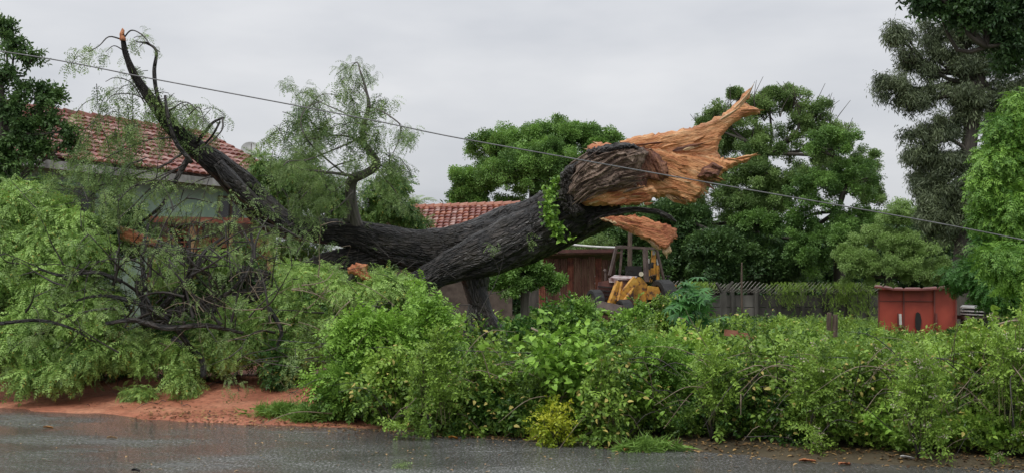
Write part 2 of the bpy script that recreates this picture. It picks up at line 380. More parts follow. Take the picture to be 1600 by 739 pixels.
S = {
 'pin': several(mk_pinnate_spray, 'pinnate_spray', 4, M['lf_fallen'], pairs=9, ll=.19, lw=.058, droop=1.8),
 'pin_thin': several(mk_pinnate_spray, 'wilted_spray', 3, M['lf_grey'], leaves=4, pairs=6, ll=.2, lw=.06, droop=2.2),
 'pin_shrub': several(mk_pinnate_spray, 'feathery_spray', 3, M['lf_vine'], leaves=5, pairs=6, ll=.24, lw=.1, droop=.8),
 'pin_bright': several(mk_pinnate_spray, 'bright_spray', 3, M['lf_bright'], leaves=5, pairs=9, ll=.2, lw=.06, droop=2.0),
 'ov': several(mk_ovate_spray, 'ovate_spray', 4, M['lf_shrub']),
 'ov_small': several(mk_ovate_spray, 'small_leaf_spray', 3, M['lf_shrub'], leaves=18, ll=.2, lw=.09, n=2),
 'ov_vine': several(mk_ovate_spray, 'vine_spray', 3, M['lf_vine'], leaves=10, ll=.36, lw=.22, droop=1.0),
 'ov_yellow': several(mk_ovate_spray, 'yellow_spray', 3, M['lf_yellow'], leaves=10, ll=.34, lw=.16),
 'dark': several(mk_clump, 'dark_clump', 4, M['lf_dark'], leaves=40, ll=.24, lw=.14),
 'dark_ov': several(mk_ovate_spray, 'dark_ovate_spray', 3, M['lf_dark'], leaves=12, ll=.36, lw=.16),
 'mid': several(mk_clump, 'mid_clump', 4, M['lf_mid'], leaves=44, ll=.20, lw=.12),
 'round': several(mk_clump, 'round_clump', 4, M['lf_round'], leaves=42, ll=.21, lw=.14),
 'euc': several(mk_droop, 'narrow_leaf_spray', 4, M['lf_euc'], leaves=30, ll=.36, lw=.06),
 'grass': several(mk_grass, 'grass_tuft', 3, M['lf_grass']),
 'flower': several(mk_clump, 'flower_head', 2, M['lf_flower'], leaves=12, ll=.4, lw=.3),
 'litter': several(mk_single, 'litter_leaf', 2, M['lf_litter']),
 'heart': several(mk_heart, 'heart_leaf', 3, M['lf_vine']),
 'palm': several(mk_palm, 'palm_frond_leaf', 2, M['lf_mid']),
 'fan': several(mk_fan, 'fan_leaf', 2, M['lf_teal']),
}
GN = {}
def leafgroup(key):
    if key in GN: return GN[key]
    g = bpy.data.node_groups.new('leaves_' + key, 'GeometryNodeTree')
    g.interface.new_socket('Geometry', in_out='INPUT', socket_type='NodeSocketGeometry'); g.interface.new_socket('Geometry', in_out='OUTPUT', socket_type='NodeSocketGeometry')
    gi = g.nodes.new('NodeGroupInput'); go = g.nodes.new('NodeGroupOutput'); ip = g.nodes.new('GeometryNodeInstanceOnPoints')
    j = g.nodes.new('GeometryNodeGeometryToInstance')
    for s in reversed(S[key]):
        oi = g.nodes.new('GeometryNodeObjectInfo'); oi.inputs['Object'].default_value = s; oi.inputs['As Instance'].default_value = True
        g.links.new(oi.outputs['Geometry'], j.inputs[0])
    def attr(nm, ty):
        a = g.nodes.new('GeometryNodeInputNamedAttribute'); a.data_type = ty; a.inputs['Name'].default_value = nm; return a.outputs['Attribute']
    # several sources arrive as instances of their own: join them
    jn = g.nodes.new('GeometryNodeJoinGeometry')
    for l in list(g.links):
        if l.to_node == j: fs = l.from_socket; g.links.remove(l); g.links.new(fs, jn.inputs[0])
    g.nodes.remove(j)
    g.links.new(jn.outputs[0], ip.inputs['Instance']); ip.inputs['Pick Instance'].default_value = True
    e = g.nodes.new('FunctionNodeEulerToRotation')
    g.links.new(attr('rot', 'FLOAT_VECTOR'), e.inputs[0]); g.links.new(e.outputs[0], ip.inputs['Rotation'])
    g.links.new(attr('scl', 'FLOAT'), ip.inputs['Scale']); g.links.new(attr('var', 'INT'), ip.inputs['Instance Index'])
    g.links.new(gi.outputs[0], ip.inputs['Points']); g.links.new(ip.outputs[0], go.inputs[0])
    GN[key] = g; return g
def scatter(name, key, pts, dirs, scl, tint, parent=None, roll=1.0, **props):
    props['kind'] = 'stuff'
    n = len(pts); pts = np.asarray(pts, float); dirs = np.asarray(dirs, float)
    if parent is not None: pts = pts - np.array(parent.location)
    dirs = dirs / (np.linalg.norm(dirs, axis=1)[:, None] + 1e-9)
    rot = np.stack([rng.normal(0, .6, n) * roll, -np.arcsin(np.clip(dirs[:, 2], -1, 1)), np.arctan2(dirs[:, 1], dirs[:, 0])], -1)
    me = bpy.data.meshes.new(name); me.vertices.add(n); me.vertices.foreach_set('co', pts.ravel())
    me.attributes.new('rot', 'FLOAT_VECTOR', 'POINT').data.foreach_set('vector', rot.ravel())
    me.attributes.new('scl', 'FLOAT', 'POINT').data.foreach_set('value', np.broadcast_to(scl, n).astype(float).copy())
    me.attributes.new('var', 'INT', 'POINT').data.foreach_set('value', rng.integers(0, len(S[key]), n).astype(np.int32))
    me.attributes.new('tint', 'FLOAT', 'POINT').data.foreach_set('value', np.broadcast_to(tint, n).astype(float).copy())
    me.update(); o = link(name, me, None, parent, **props)
    md = o.modifiers.new('leaves', 'NODES'); md.node_group = leafgroup(key); return o
def unit(n):
    d = rng.normal(size=(n, 3)); return d / np.linalg.norm(d, axis=1)[:, None]
def blob(c, r, n, shell=.55, up=0.0, droop=.2):
    """leaf points through an ellipsoid, thicker near its skin; returns points and outward directions"""
    d = unit(n); d[:, 2] = np.where((d[:, 2] < 0) & (rng.random(n) < up), -d[:, 2], d[:, 2])
    q = shell + (1 - shell) * rng.random(n) ** .6
    p = np.array(tuple(c)) + d * q[:, None] * np.array(r)
    o = d + rng.normal(0, .35, (n, 3)); o[:, 2] -= droop
    return p, o
def clumped(c, r, nsub, nper, subr=.33, droop=.2, up=.4, zcut=None):
    """a crown blob made of many smaller clumps, so that it has an uneven outline and gaps"""
    d = unit(nsub); d[:, 2] = np.where((d[:, 2] < 0) & (rng.random(nsub) < up), -d[:, 2], d[:, 2])
    q = rng.random(nsub) ** .45
    cs = np.array(tuple(c)) + d * q[:, None] * np.array(r) * (1 + rng.normal(0, .08, nsub))[:, None]
    P_, D_, T_ = [], [], []
    m = np.mean(r)
    for k in range(nsub):
        s = subr * m * rng.uniform(.55, 1.35)
        n = max(3, int(nper * rng.uniform(.5, 1.4)))
        p, o = blob(cs[k], (s, s, s * .82), n, .3, .4, droop)
        P_.append(p); D_.append(o + d[k] * .4); T_.append(np.full(n, rng.uniform(0, 1)))
    return np.concatenate(P_), np.concatenate(D_), np.concatenate(T_), cs

# ------------------------------------------------------------------ the ground, the road
EDGE = lambda x: 13.0 - .44 * x
def hgt(x, y):
    x = np.asarray(x, float); y = np.asarray(y, float)
    d = (y - EDGE(x)) / 1.0925
    wob = (fbm(np.stack([x * .8, y * .8, 0 * x], -1).reshape(-1, 3), 3).reshape(x.shape) - .5)
    fine = (fbm(np.stack([x * 5, y * 5, 0 * x + 3], -1).reshape(-1, 3), 3).reshape(x.shape) - .5)
    dd = d + wob * 1.3
    bank = ss(2.5, -.5, x + (y - 16) * .2)
    h = -.07 + .10 * ss(-.3, .35, dd) + .30 * ss(.2, 2.6, dd) * (0.55 + .45 * bank) + .06 * wob + .035 * fine * ss(0, 1, dd) * 1.6
    h = h + .5 * ss(20, 27, y) * ss(2, -5, x) + .15 * ss(14, 40, y)
    return h
xs = np.unique(np.concatenate([np.linspace(-400, -40, 14), np.linspace(-40, -12, 29), np.linspace(-12, 9, 260), np.linspace(9, 40, 32), np.linspace(40, 400, 14)]))
ys = np.unique(np.concatenate([np.linspace(-60, 8, 18), np.linspace(8, 21, 180), np.linspace(21, 60, 60), np.linspace(60, 700, 20)]))
X, Y = np.meshgrid(xs, ys); Z = hgt(X, Y)
nx, ny = len(xs), len(ys); idx = np.arange(nx * ny).reshape(ny, nx)
me = bpy.data.meshes.new('ground')
me.from_pydata(np.stack([X, Y, Z], -1).reshape(-1, 3).tolist(), [], np.stack([idx[:-1, :-1], idx[:-1, 1:], idx[1:, 1:], idx[1:, :-1]], -1).reshape(-1, 4).tolist())
me.polygons.foreach_set('use_smooth', [True] * len(me.polygons))
m, t, b, o = newmat('red_clay_and_soil'); v = coords(t)
f1 = nz(t, v, 1.1, 6, .6); f2 = nz(t, v, 14, 5, .65); f3 = nz(t, v, .35, 3)
red = ramp(t, f1, [(.3, (.30, .10, .055)), (.5, (.47, .18, .105)), (.7, (.60, .28, .17))])
red2 = mixc(t, ramp(t, f2, [(.35, (.5, .5, .5)), (.55, (0, 0, 0))]), red, (.12, .045, .028))
sepx = N(t, 'ShaderNodeSeparateXYZ'); t.links.new(v, sepx.inputs[0])
my = N(t, 'ShaderNodeMath', operation='MULTIPLY_ADD'); my.inputs[1].default_value = .25; t.links.new(sepx.outputs['Y'], my.inputs[0]); t.links.new(sepx.outputs['X'], my.inputs[2])
msk = N(t, 'ShaderNodeMapRange'); msk.inputs['From Min'].default_value = 1.3; msk.inputs['From Max'].default_value = 2.6; t.links.new(my.outputs[0], msk.inputs['Value'])
soil = ramp(t, f1, [(.3, (.05, .04, .022)), (.7, (.11, .085, .05))])
c_ = mixc(t, msk.outputs[0], red2, soil); t.links.new(c_, b.inputs['Base Color'])
t.links.new(ramp(t, f3, [(.3, (.45, .45, .45)), (.7, (.75, .75, .75))]), b.inputs['Roughness']); bump(t, b, f2, .7, .04)
M['ground'] = m
link('ground', me, M['ground'], kind='structure')

m, t, b, o = newmat('wet_asphalt'); v = coords(t)
v2 = coords(t, 'obj', (1, 1.6, 1)); a1 = nz(t, v2, .55, 5, .6); a2 = nz(t, v, 42, 4, .7); a3 = nz(t, coords(t, 'obj', (1, .4, 1)), 38, 4, .75)
base = mixc(t, ramp(t, a1, [(.40, (.62, .62, .62)), (.60, (0, 0, 0))]), ramp(t, a3, [(.34, (.06, .06, .058)), (.52, (.14, .14, .137)), (.66, (.42, .42, .41))]), (.035, .036, .035))  # pale speckle paints rain-ripple glints and wet sheen into the colour
# red silt washed off the bank lies along its foot
sx = N(t, 'ShaderNodeSeparateXYZ'); t.links.new(v, sx.inputs[0])
e1 = N(t, 'ShaderNodeMath', operation='MULTIPLY_ADD'); e1.inputs[1].default_value = .44; t.links.new(sx.outputs['X'], e1.inputs[0]); t.links.new(sx.outputs['Y'], e1.inputs[2])
e2 = N(t, 'ShaderNodeMath', operation='MULTIPLY_ADD'); e2.inputs[1].default_value = 1.0; t.links.new(a1, e2.inputs[0]); t.links.new(e1.outputs[0], e2.inputs[2])
e3 = N(t, 'ShaderNodeMapRange'); e3.inputs['From Min'].default_value = 13.0; e3.inputs['From Max'].default_value = 13.9; e3.inputs['To Max'].default_value = .8; t.links.new(e2.outputs[0], e3.inputs['Value'])
xr = N(t, 'ShaderNodeMapRange'); xr.inputs['From Min'].default_value = -1.5; xr.inputs['From Max'].default_value = -3.2; t.links.new(sx.outputs['X'], xr.inputs['Value'])
ml = N(t, 'ShaderNodeMath', operation='MULTIPLY'); t.links.new(e3.outputs[0], ml.inputs[0]); t.links.new(xr.outputs[0], ml.inputs[1])
t.links.new(mixc(t, ml.outputs[0], base, (.16, .065, .04)), b.inputs['Base Color'])
t.links.new(ramp(t, a1, [(.42, (.03, .03, .03)), (.54, (.12, .12, .12)), (.68, (.34, .34, .34))]), b.inputs['Roughness'])
b.inputs['IOR'].default_value = 1.33
mm = N(t, 'ShaderNodeMath', operation='MULTIPLY_ADD'); mm.inputs[1].default_value = 1.6; t.links.new(a3, mm.inputs[0]); t.links.new(a2, mm.inputs[2])
bump(t, b, mm.outputs[0], .34, .018)
M['road'] = m
mb = MB(); W = []
q = [(-420, EDGE(-420) + .9), (-420, EDGE(-420) - 40), (400, EDGE(400) - 40), (400, EDGE(400) + .9)]
mb.add([(x, y, 0) for x, y in q], [(0, 1, 2, 3)]); mb.build('road', M['road'], kind='structure')

# ------------------------------------------------------------------ splinter slabs
def inside(px, py, poly):
    r = np.zeros(len(px), bool); n = len(poly)
    for i in range(n):
        x1, y1 = poly[i]; x2, y2 = poly[(i + 1) % n]
        cnd = ((y1 > py) != (y2 > py)); xi = (x2 - x1) * (py - y1) / (y2 - y1 + 1e-12) + x1
        r ^= cnd & (px < xi)
    return r
def polydist(p, poly):
    d = np.full(len(p), 1e9); n = len(poly)
    for i in range(n):
        a = np.array(poly[i], float); b_ = np.array(poly[(i + 1) % n], float); ab = b_ - a
        t_ = np.clip(((p - a) @ ab) / (ab @ ab + 1e-12), 0, 1); d = np.minimum(d, np.linalg.norm(p - (a + t_[:, None] * ab), axis=1))
    return d
def slab(name, poly, D, thick, mat, parent, grain=(1, 0), amp=.04, freq=7, sp=2.6, curve=None, jag=2.6, edge=10, ridge=.16, warp=.0):
    """a torn slab of wood: outline, own distance and thickness, ridged along its grain"""
    poly = [tuple(map(float, q)) for q in poly]
    pl = []                                                         # fray the outline
    for i in range(len(poly)):
        a = np.array(poly[i]); b_ = np.array(poly[(i + 1) % len(poly)]); k = max(1, int(np.linalg.norm(b_ - a) / 3.5))
        for j in range(k):
            q = a + (b_ - a) * j / k
            pl.append(tuple(q + (rng.normal(0, jag * .45, 2) if j else 0)))
    n0 = len(pl); A = np.array(pl)
    gx, gy = np.meshgrid(np.arange(A[:, 0].min(), A[:, 0].max(), sp), np.arange(A[:, 1].min(), A[:, 1].max(), sp))
    g = np.stack([gx.ravel(), gy.ravel()], -1) + rng.normal(0, sp * .16, (gx.size, 2))
    g = g[inside(g[:, 0], g[:, 1], pl)]; g = g[polydist(g, pl) > sp * .55]
    vs = [Vector(q) for q in pl] + [Vector(q) for q in g]
    r = mgeo.delaunay_2d_cdt(vs, [], [list(range(n0))], 1, 1e-5)
    V2 = np.array([tuple(q) for q in r[0]]); T = [tuple(q) for q in r[2]]
    pd = polydist(V2, pl); k = PX(D); s3 = V2 * k
    gr = np.array(grain, float); gr /= np.linalg.norm(gr); ac = np.array([-gr[1], gr[0]])
    al = s3 @ gr; cr_ = s3 @ ac
    seed = rng.uniform(0, 40)
    wv = fbm(np.stack([al * 1.8 + seed, cr_ * 1.8, 0 * al], -1), 3) - .5
    cr_w = cr_ + wv * (.12 + warp)
    q = np.stack([cr_w * freq + seed, al * freq * ridge, 0 * al], -1)
    n1 = fbm(q, 4); n2 = fbm(q * np.array([3, 2, 1]), 3)
    st_ = fbm(np.stack([cr_w * freq * .55 + seed * 2, al * freq * .16, 0 * al + 5], -1), 3) * 7; st_ = np.floor(st_) + ss(.72, 1, st_ - np.floor(st_))
    dep = (1 - np.abs(2 * n1 - 1) * 2) * amp * .8 + (n2 - .5) * amp * 1.0 + (st_ / 7 - .5) * amp * 3.2
    prof = np.clip(pd / (edge * .6), 0, 1) ** .6
    cv = curve(V2[:, 0], V2[:, 1]) if curve else np.zeros(len(V2))
    front = D + cv - thick * (.15 + .5 * prof) - dep * (.35 + .65 * prof)
    back = D + cv + thick * (.15 + .35 * prof) + dep * .4
    vf = [tuple(P(V2[i, 0], V2[i, 1], front[i])) for i in range(len(V2))]
    # the back sheet keeps the outline's size
    vb = [(vf[i][0], float(back[i]), vf[i][2]) for i in range(len(V2))]
    n = len(V2); fs = [tuple(t_) for t_ in T] + [tuple(q_ + n for q_ in t_[::-1]) for t_ in T]
    ec = {}
    for t_ in T:
        for i in range(len(t_)):
            a, b_ = t_[i], t_[(i + 1) % len(t_)]; ec[(a, b_)] = 1
    for (a, b_) in list(ec):
        if (b_, a) not in ec: fs.append((b_, a, a + n, b_ + n))
    gg = np.stack([cr_w + seed, front, al * .14], -1); gb = np.stack([cr_w + seed + .3, back, al * .14], -1)
    mb = MB(); mb.add(np.array(vf + vb), fs, np.concatenate([gg, gb]))
    me = mb.mesh(name, True)
    import bmesh as _b
    bm = _b.new(); bm.from_mesh(me); _b.ops.recalc_face_normals(bm, faces=bm.faces); bm.to_mesh(me); bm.free(); me.polygons.foreach_set('use_smooth', [False] * len(me.polygons))
    return link(name, me, mat, parent)

# ------------------------------------------------------------------ the fallen tree
TD = 18.5
fallen = thing('fallen_tree', 'huge storm-felled tree with black bark, its trunk snapped and splintered orange at the raised end', 'fallen tree')
def LP(lst): return [P(*q) for q in lst]
def limb(pts, diam_px, name='limb', mat='bark', disp=.02, seg=40, step=.05, freq=6, parent=fallen, **k):
    """pts: (px,py,D); diameters in photo pixels"""
    r = [d / 2 * PX(q[2]) for d, q in zip(diam_px, pts)]
    mb = MB(); mb.tube(LP(pts), r, seg=seg, step=step, disp=disp, freq=freq, **k)
    return mb.build(name, M[mat], parent, smooth=True)
limb([(960, 300, 18.3), (925, 315, 18.35), (885, 335, 18.4), (845, 355, 18.5), (800, 374, 18.6), (755, 388, 18.7), (715, 393, 18.9)],
     [96, 98, 98, 97, 95, 84, 70], 'trunk', disp=.05, seg=176, step=.028, freq=11)
limb([(800, 366, 18.9), (740, 384, 19.0), (680, 392, 19.05), (620, 386, 19.0), (560, 368, 18.95), (500, 361, 18.9), (450, 352, 18.9), (412, 330, 18.9), (382, 298, 18.8), (345, 262, 18.6),
      (305, 232, 18.4), (272, 203, 18.2), (238, 160, 18.1), (212, 120, 18.0), (197, 85, 18.0), (191, 54, 18.0)],
     [86, 82, 72, 62, 46, 38, 44, 50, 48, 40, 32, 25, 17, 12, 9, 7], 'main_limb', disp=.034, seg=112, step=.035, freq=11)
limb([(340, 255, 18.3), (362, 282, 18.35), (392, 312, 18.45), (425, 338, 18.6), (462, 362, 18.75), (500, 366, 18.85)], [16, 24, 24, 21, 22, 14], disp=.015, freq=9)
limb([(850, 352, 18.25), (800, 376, 18.15), (755, 397, 18.05), (712, 412, 18.0), (680, 428, 17.95), (655, 443, 17.9), (640, 452, 17.9)], [76, 80, 72, 55, 44, 40, 26], disp=.04, seg=120, step=.03, freq=11)
limb([(735, 400, 18.3), (742, 430, 18.25), (745, 460, 18.2), (757, 492, 18.15), (772, 520, 18.1), (788, 548, 18.1)], [62, 46, 34, 30, 36, 42], disp=.018, seg=44)
limb([(745, 470, 18.2), (735, 500, 18.0), (728, 540, 17.8)], [22, 16, 14], disp=.012, seg=24)
limb([(600, 400, 19.1), (530, 412, 19.0), (470, 432, 18.7), (430, 452, 18.5), (370, 470, 18.2), (300, 492, 17.9), (255, 506, 17.6)], [48, 46, 42, 38, 30, 22, 18], disp=.02, seg=44)
limb([(190, 362, 18.2), (230, 382, 18.2), (280, 400, 18.3), (340, 420, 18.4), (420, 440, 18.6)], [22, 26, 28, 30, 34], disp=.02, seg=36)
limb([(293, 250, 18.2), (271, 288, 18.1), (252, 322, 18.0), (212, 353, 17.9)], [9, 7, 6, 3], disp=.004, seg=14)
limb([(300, 232, 18.3), (318, 210, 18.2), (333, 192, 18.2), (350, 184, 18.2)], [6, 5, 4, 3], disp=.004, seg=12)
limb([(318, 228, 18.2), (332, 212, 18.1), (344, 190, 18.1)], [4, 3.5, 3], disp=.003, seg=12)
limb([(262, 190, 18.1), (246, 150, 18.0), (241, 112, 18.0), (244, 80, 18.0), (228, 68, 18.0), (212, 66, 18.0)], [7, 6, 6, 4.5, 3, 2], disp=.003, seg=12)
limb([(258, 150, 18.0), (262, 180, 17.9), (275, 222, 17.95), (300, 255, 18.0)], [4, 6, 7, 7], disp=.004, seg=12)
limb([(232, 510, 17.3), (228, 480, 17.4), (218, 455, 17.5), (215, 430, 17.6)], [22, 18, 13, 9], disp=.01, seg=20)
limb([(225, 508, 17.2), (262, 492, 17.2), (300, 478, 17.2), (335, 462, 17.1), (352, 442, 17.1)], [20, 16, 13, 9, 5], disp=.01, seg=20)
limb([(292, 480, 17.2), (290, 450, 17.1), (300, 410, 17.0)], [12, 9, 6], disp=.006, seg=14)
limb([(270, 530, 16.9), (300, 548, 16.8), (316, 565, 16.7), (318, 590, 16.6)], [12, 11, 10, 8], disp=.006, seg=14)
limb([(552, 470, 17.6), (553, 445, 17.5), (561, 427, 17.4)], [26, 24, 22], 'broken_stub', disp=.01, seg=24)
# the grey branch that stands up from the limb
limb([(564, 374, 18.95), (553, 335, 18.75), (548, 302, 18.6), (552, 280, 18.45), (570, 272, 18.35), (588, 258, 18.3), (580, 240, 18.3), (568, 222, 18.3), (568, 196, 18.3), (576, 168, 18.3), (572, 140, 18.3), (563, 112, 18.3)],
     [26, 19, 18, 16, 13, 14, 11, 10, 9, 7, 4, 3], 'upright_branch', mat='bark_grey', disp=.012, seg=20)
limb([(540, 345, 18.6), (546, 318, 18.5), (549, 296, 18.5)], [12, 10, 8], 'upright_branch', mat='bark_grey', disp=.01, seg=12)

# the splintered end
slab('splintered_slab', [(968, 222), (1000, 212), (1060, 204), (1092, 196), (1125, 182), (1143, 168), (1154, 158), (1163, 146), (1174, 137), (1172, 150), (1164, 160), (1172, 166), (1187, 172), (1188, 178),
      (1172, 181), (1158, 186), (1143, 196), (1132, 208), (1124, 222), (1121, 236), (1126, 247), (1120, 262), (1060, 262), (985, 240)], 18.25, .16, M['wood'], fallen,
      grain=(1, -.22), amp=.034, freq=4.5, edge=7, curve=lambda x, y: .002 * (x - 1050))
slab('splintered_slab', [(962, 236), (1000, 228), (1060, 240), (1118, 246), (1140, 250), (1160, 246), (1178, 241), (1170, 251), (1152, 259), (1138, 264), (1124, 276), (1108, 284), (1098, 303), (1086, 317),
      (1068, 316), (1050, 306), (1030, 311), (1005, 303), (985, 290)], 18.1, .2, M['wood'], fallen, grain=(1, .35), amp=.045, freq=5, edge=9, curve=lambda x, y: .0012 * (x - 1040))
slab('heartwood', [(1098, 262), (1112, 254), (1130, 262), (1122, 276), (1104, 282), (1090, 275)], 17.93, .12, M['wood_rust'], fallen, grain=(1, .3), amp=.07, freq=9, edge=8)
slab('heartwood', [(998, 230), (1016, 232), (1034, 246), (1044, 262), (1046, 276), (1030, 284), (1012, 280), (1010, 296), (988, 302), (975, 290), (990, 262)], 17.85, .22, M['wood_rust'], fallen, grain=(.4, 1), amp=.09, freq=5, edge=10)
slab('weathered_core', [(893, 282), (898, 262), (908, 246), (922, 234), (945, 227), (975, 224), (1004, 230), (1014, 238), (1002, 262), (992, 284), (996, 292), (960, 302), (925, 310), (900, 314), (886, 305)],
     17.78, .5, M['wood_brown'], fallen, grain=(1, -.42), amp=.075, freq=15, edge=26, ridge=.06, warp=.30, sp=2.0)
slab('splintered_slab', [(902, 310), (930, 300), (965, 292), (1004, 290), (1022, 292), (1028, 302), (1018, 314), (1000, 320), (960, 321), (935, 322), (918, 322)], 17.75, .2, M['wood'], fallen, grain=(1, -.25), amp=.05, freq=6, edge=9)
slab('splintered_slab', [(918, 240), (918, 228), (932, 222), (960, 226), (975, 232), (950, 244), (925, 250)], 18.05, .2, M['wood_red'], fallen, grain=(1, .1), amp=.05, freq=6, edge=9)
slab('charred_bark', [(917, 234), (935, 228), (960, 223), (990, 224), (1003, 231), (985, 234), (955, 240), (935, 247), (918, 250)], 17.58, .08, M['bark'], fallen, grain=(1, -.1), amp=.07, freq=16, edge=8)
slab('charred_bark', [(876, 270), (888, 258), (902, 252), (908, 258), (898, 275), (893, 300), (905, 318), (915, 330), (900, 342), (882, 330), (872, 305)], 17.72, .16, M['bark'], fallen, grain=(.3, 1), amp=.07, freq=16, edge=9)
# the loose tongue of bark and wood that hangs beneath
slab('hanging_wood_tongue', [(938, 341), (952, 338), (985, 336), (1010, 340), (1032, 348), (1048, 352), (1058, 358), (1059, 370), (1048, 380), (1042, 388), (1030, 388), (1018, 376), (1002, 371), (982, 362), (958, 350)],
     17.7, .07, M['wood_red'], fallen, grain=(1, .25), amp=.016, freq=7, edge=4, curve=lambda x, y: -.35 * np.sin(np.clip((x - 938) / 120, 0, 1) * 2.4))
slab('bark_rim', [(936, 340), (955, 343), (985, 356), (1008, 366), (1024, 380), (1034, 390), (1028, 391), (1014, 379), (1000, 370), (980, 362), (955, 348)], 17.52, .07, M['wood_pale'], fallen, grain=(1, .5), amp=.01, freq=8, edge=3, sp=2.4)
slab('splinter_tip', [(1034, 384), (1046, 380), (1050, 392), (1044, 396), (1042, 404), (1036, 395)], 17.45, .06, M['wood_pale'], fallen, grain=(.2, 1), amp=.02, freq=12, edge=4, sp=2.2)
mb = MB()
cr2, rr2 = spline(LP([(918, 352, 17.9), (948, 336, 17.8), (985, 328, 17.75), (1020, 330, 17.7), (1042, 338, 17.7), (1056, 347, 17.75)]), [.06, .055, .05, .05, .05, .02], .06)
mb.tube([Vector(q) for q in cr2], list(rr2), seg=14, disp=.015, freq=10, smooth=False); mb.build('bark_strip', M['bark'], fallen, smooth=True)
# heavier broken branches that cross the heap
for pl, dm in (([(300, 545, 16.7), (262, 500, 16.5), (205, 470, 16.4), (150, 462, 16.5), (95, 478, 16.6)], [9, 8, 7, 5, 3]), ([(165, 505, 16.2), (210, 500, 16.2), (262, 512, 16.3), (320, 508, 16.5), (380, 520, 16.7)], [6, 8, 9, 8, 5]),
               ([(238, 505, 16.9), (262, 470, 16.7), (300, 430, 16.6), (318, 395, 16.7), (350, 370, 16.9)], [14, 11, 8, 6, 4]), ([(340, 470, 16.9), (375, 440, 16.8), (395, 400, 16.9), (392, 365, 17.1)], [8, 7, 6, 4]), ([(232, 350, 17.2), (222, 400, 16.9), (228, 455, 16.8)], [4, 6, 9]),
               ([(60, 420, 16.6), (100, 430, 16.5), (150, 425, 16.6), (190, 440, 16.8)], [3, 5, 6, 8]), ([(0, 505, 16.1), (60, 500, 16.1), (110, 512, 16.2), (150, 535, 16.4)], [6, 6, 5, 3]), ([(420, 480, 17.0), (440, 520, 16.9), (420, 560, 16.8)], [7, 6, 4])):
    limb(pl, dm, 'branch', disp=.004, seg=10, step=.08)
# torn ends
slab('torn_end', [(180, 352), (200, 356), (225, 366), (245, 376), (250, 386), (232, 388), (210, 382), (190, 374)], 17.9, .12, M['wood_red'], fallen, grain=(1, .45), amp=.04, freq=10, edge=6, sp=2.6)
slab('torn_end', [(543, 418), (550, 412), (562, 411), (575, 413), (573, 422), (580, 432), (586, 444), (574, 440), (562, 434), (552, 428), (545, 428)], 17.25, .12, M['wood_red'], fallen, grain=(.8, .9), amp=.04, freq=10, edge=6, sp=2.4)
slab('torn_end', [(187, 64), (188, 50), (191, 44), (194, 52), (196, 64)], 17.95, .05, M['wood_red'], fallen, grain=(0, 1), amp=.02, freq=14, edge=3, sp=2.4)
# torn sheets and splinters that overlap along the grain
def shards(name, mat, lst):
    mb = MB()
    for (x, y, D, ang, ln, wd, th, lift, curl) in lst:
        c = P(x, y, D); k = PX(D); d = V3(math.cos(ang), 0, math.sin(ang)); s = V3(-math.sin(ang), 0, math.cos(ang)); n = 7; v = []
        e0 = [R.uniform(.45, 1) for _ in range(n)]; e1 = [R.uniform(.45, 1) for _ in range(n)]
        for i in range(n):
            t_ = i / (n - 1); w_ = wd * k * min(1, (1 - t_) * 2.2 + .04) * min(1, t_ * 5 + .25) / 2
            cc = c + d * (t_ - .5) * ln * k + V3(0, -lift - curl * t_ * t_, 0) + s * (math.sin(t_ * 3 + x) * .012)
            v += [tuple(cc + s * w_ * e0[i]), tuple(cc + V3(0, -th, 0) + s * w_ * .3 * e0[i]), tuple(cc - s * w_ * e1[i]), tuple(cc + V3(0, th * .5, 0))]
        f = []
        for i in range(n - 1):
            for q in range(4): f.append((i * 4 + q, i * 4 + (q + 1) % 4, (i + 1) * 4 + (q + 1) % 4, (i + 1) * 4 + q))
        f += [(0, 1, 2, 3), tuple(range((n - 1) * 4, n * 4))[::-1]]
        V_ = np.array(v); al = V_ @ np.array(tuple(d)); ac = V_ @ np.array(tuple(s)); mb.add(V_, f, np.stack([ac + x, V_[:, 1], al * .14], -1))
    return mb.build(name, M[mat], fallen, kind='stuff')
V3 = lambda *q: Vector(q)
y_ok = lambda x: x > 1050
sl = {'wood': [], 'wood_red': [], 'wood_pale': [], 'wood_rust': [], 'wood_brown': []}
def sgrain(x, y):  # direction of the fibres round the break, in the photo's plane
    return .16 + .5 * ss(1040, 1160, x) * (1 if y < 225 else -.5) if y < 250 else -.22 + .3 * ss(1060, 1000, x)
for k in range(64):
    x = R.uniform(985, 1150); lo = np.interp(x, [985, 1060, 1110, 1150], [300, 306, 285, 258]); hi = np.interp(x, [985, 1060, 1110, 1150], [224, 212, 196, 176])
    if x > 1094: continue
    if y_ok(x) and R.random() < .5: continue
    y = R.uniform(hi + 4, lo - 4)
    if 222 < y < 244 and x > 1110: continue
    sl[R.choices(['wood', 'wood_red', 'wood_pale', 'wood_rust'], [5, 1.6, 3, 1])[0]].append((x, y, 18.02 + .0015 * (x - 1040), sgrain(x, y) + R.gauss(0, .10), R.uniform(16, 58), R.uniform(3, 11), R.uniform(.015, .045), R.uniform(0, .05), R.uniform(-.02, .14)))
for x, y, an, ln, wd in ((1166, 150, 1.0, 44, 6), (1160, 156, .8, 40, 5), (1176, 173, .05, 36, 6), (1168, 246, .12, 40, 6), (1172, 243, .3, 26, 4), (1150, 252, -.2, 34, 5), (1140, 178, .6, 40, 6), (1116, 268, -.7, 30, 5), (1098, 296, -.8, 26, 5), (935, 226, 2.6, 22, 6), (920, 236, 2.9, 20, 5)):
    sl['wood_pale' if an > .5 else 'wood'].append((x, y, 18.0, an, ln, wd, .03, .0, .03))
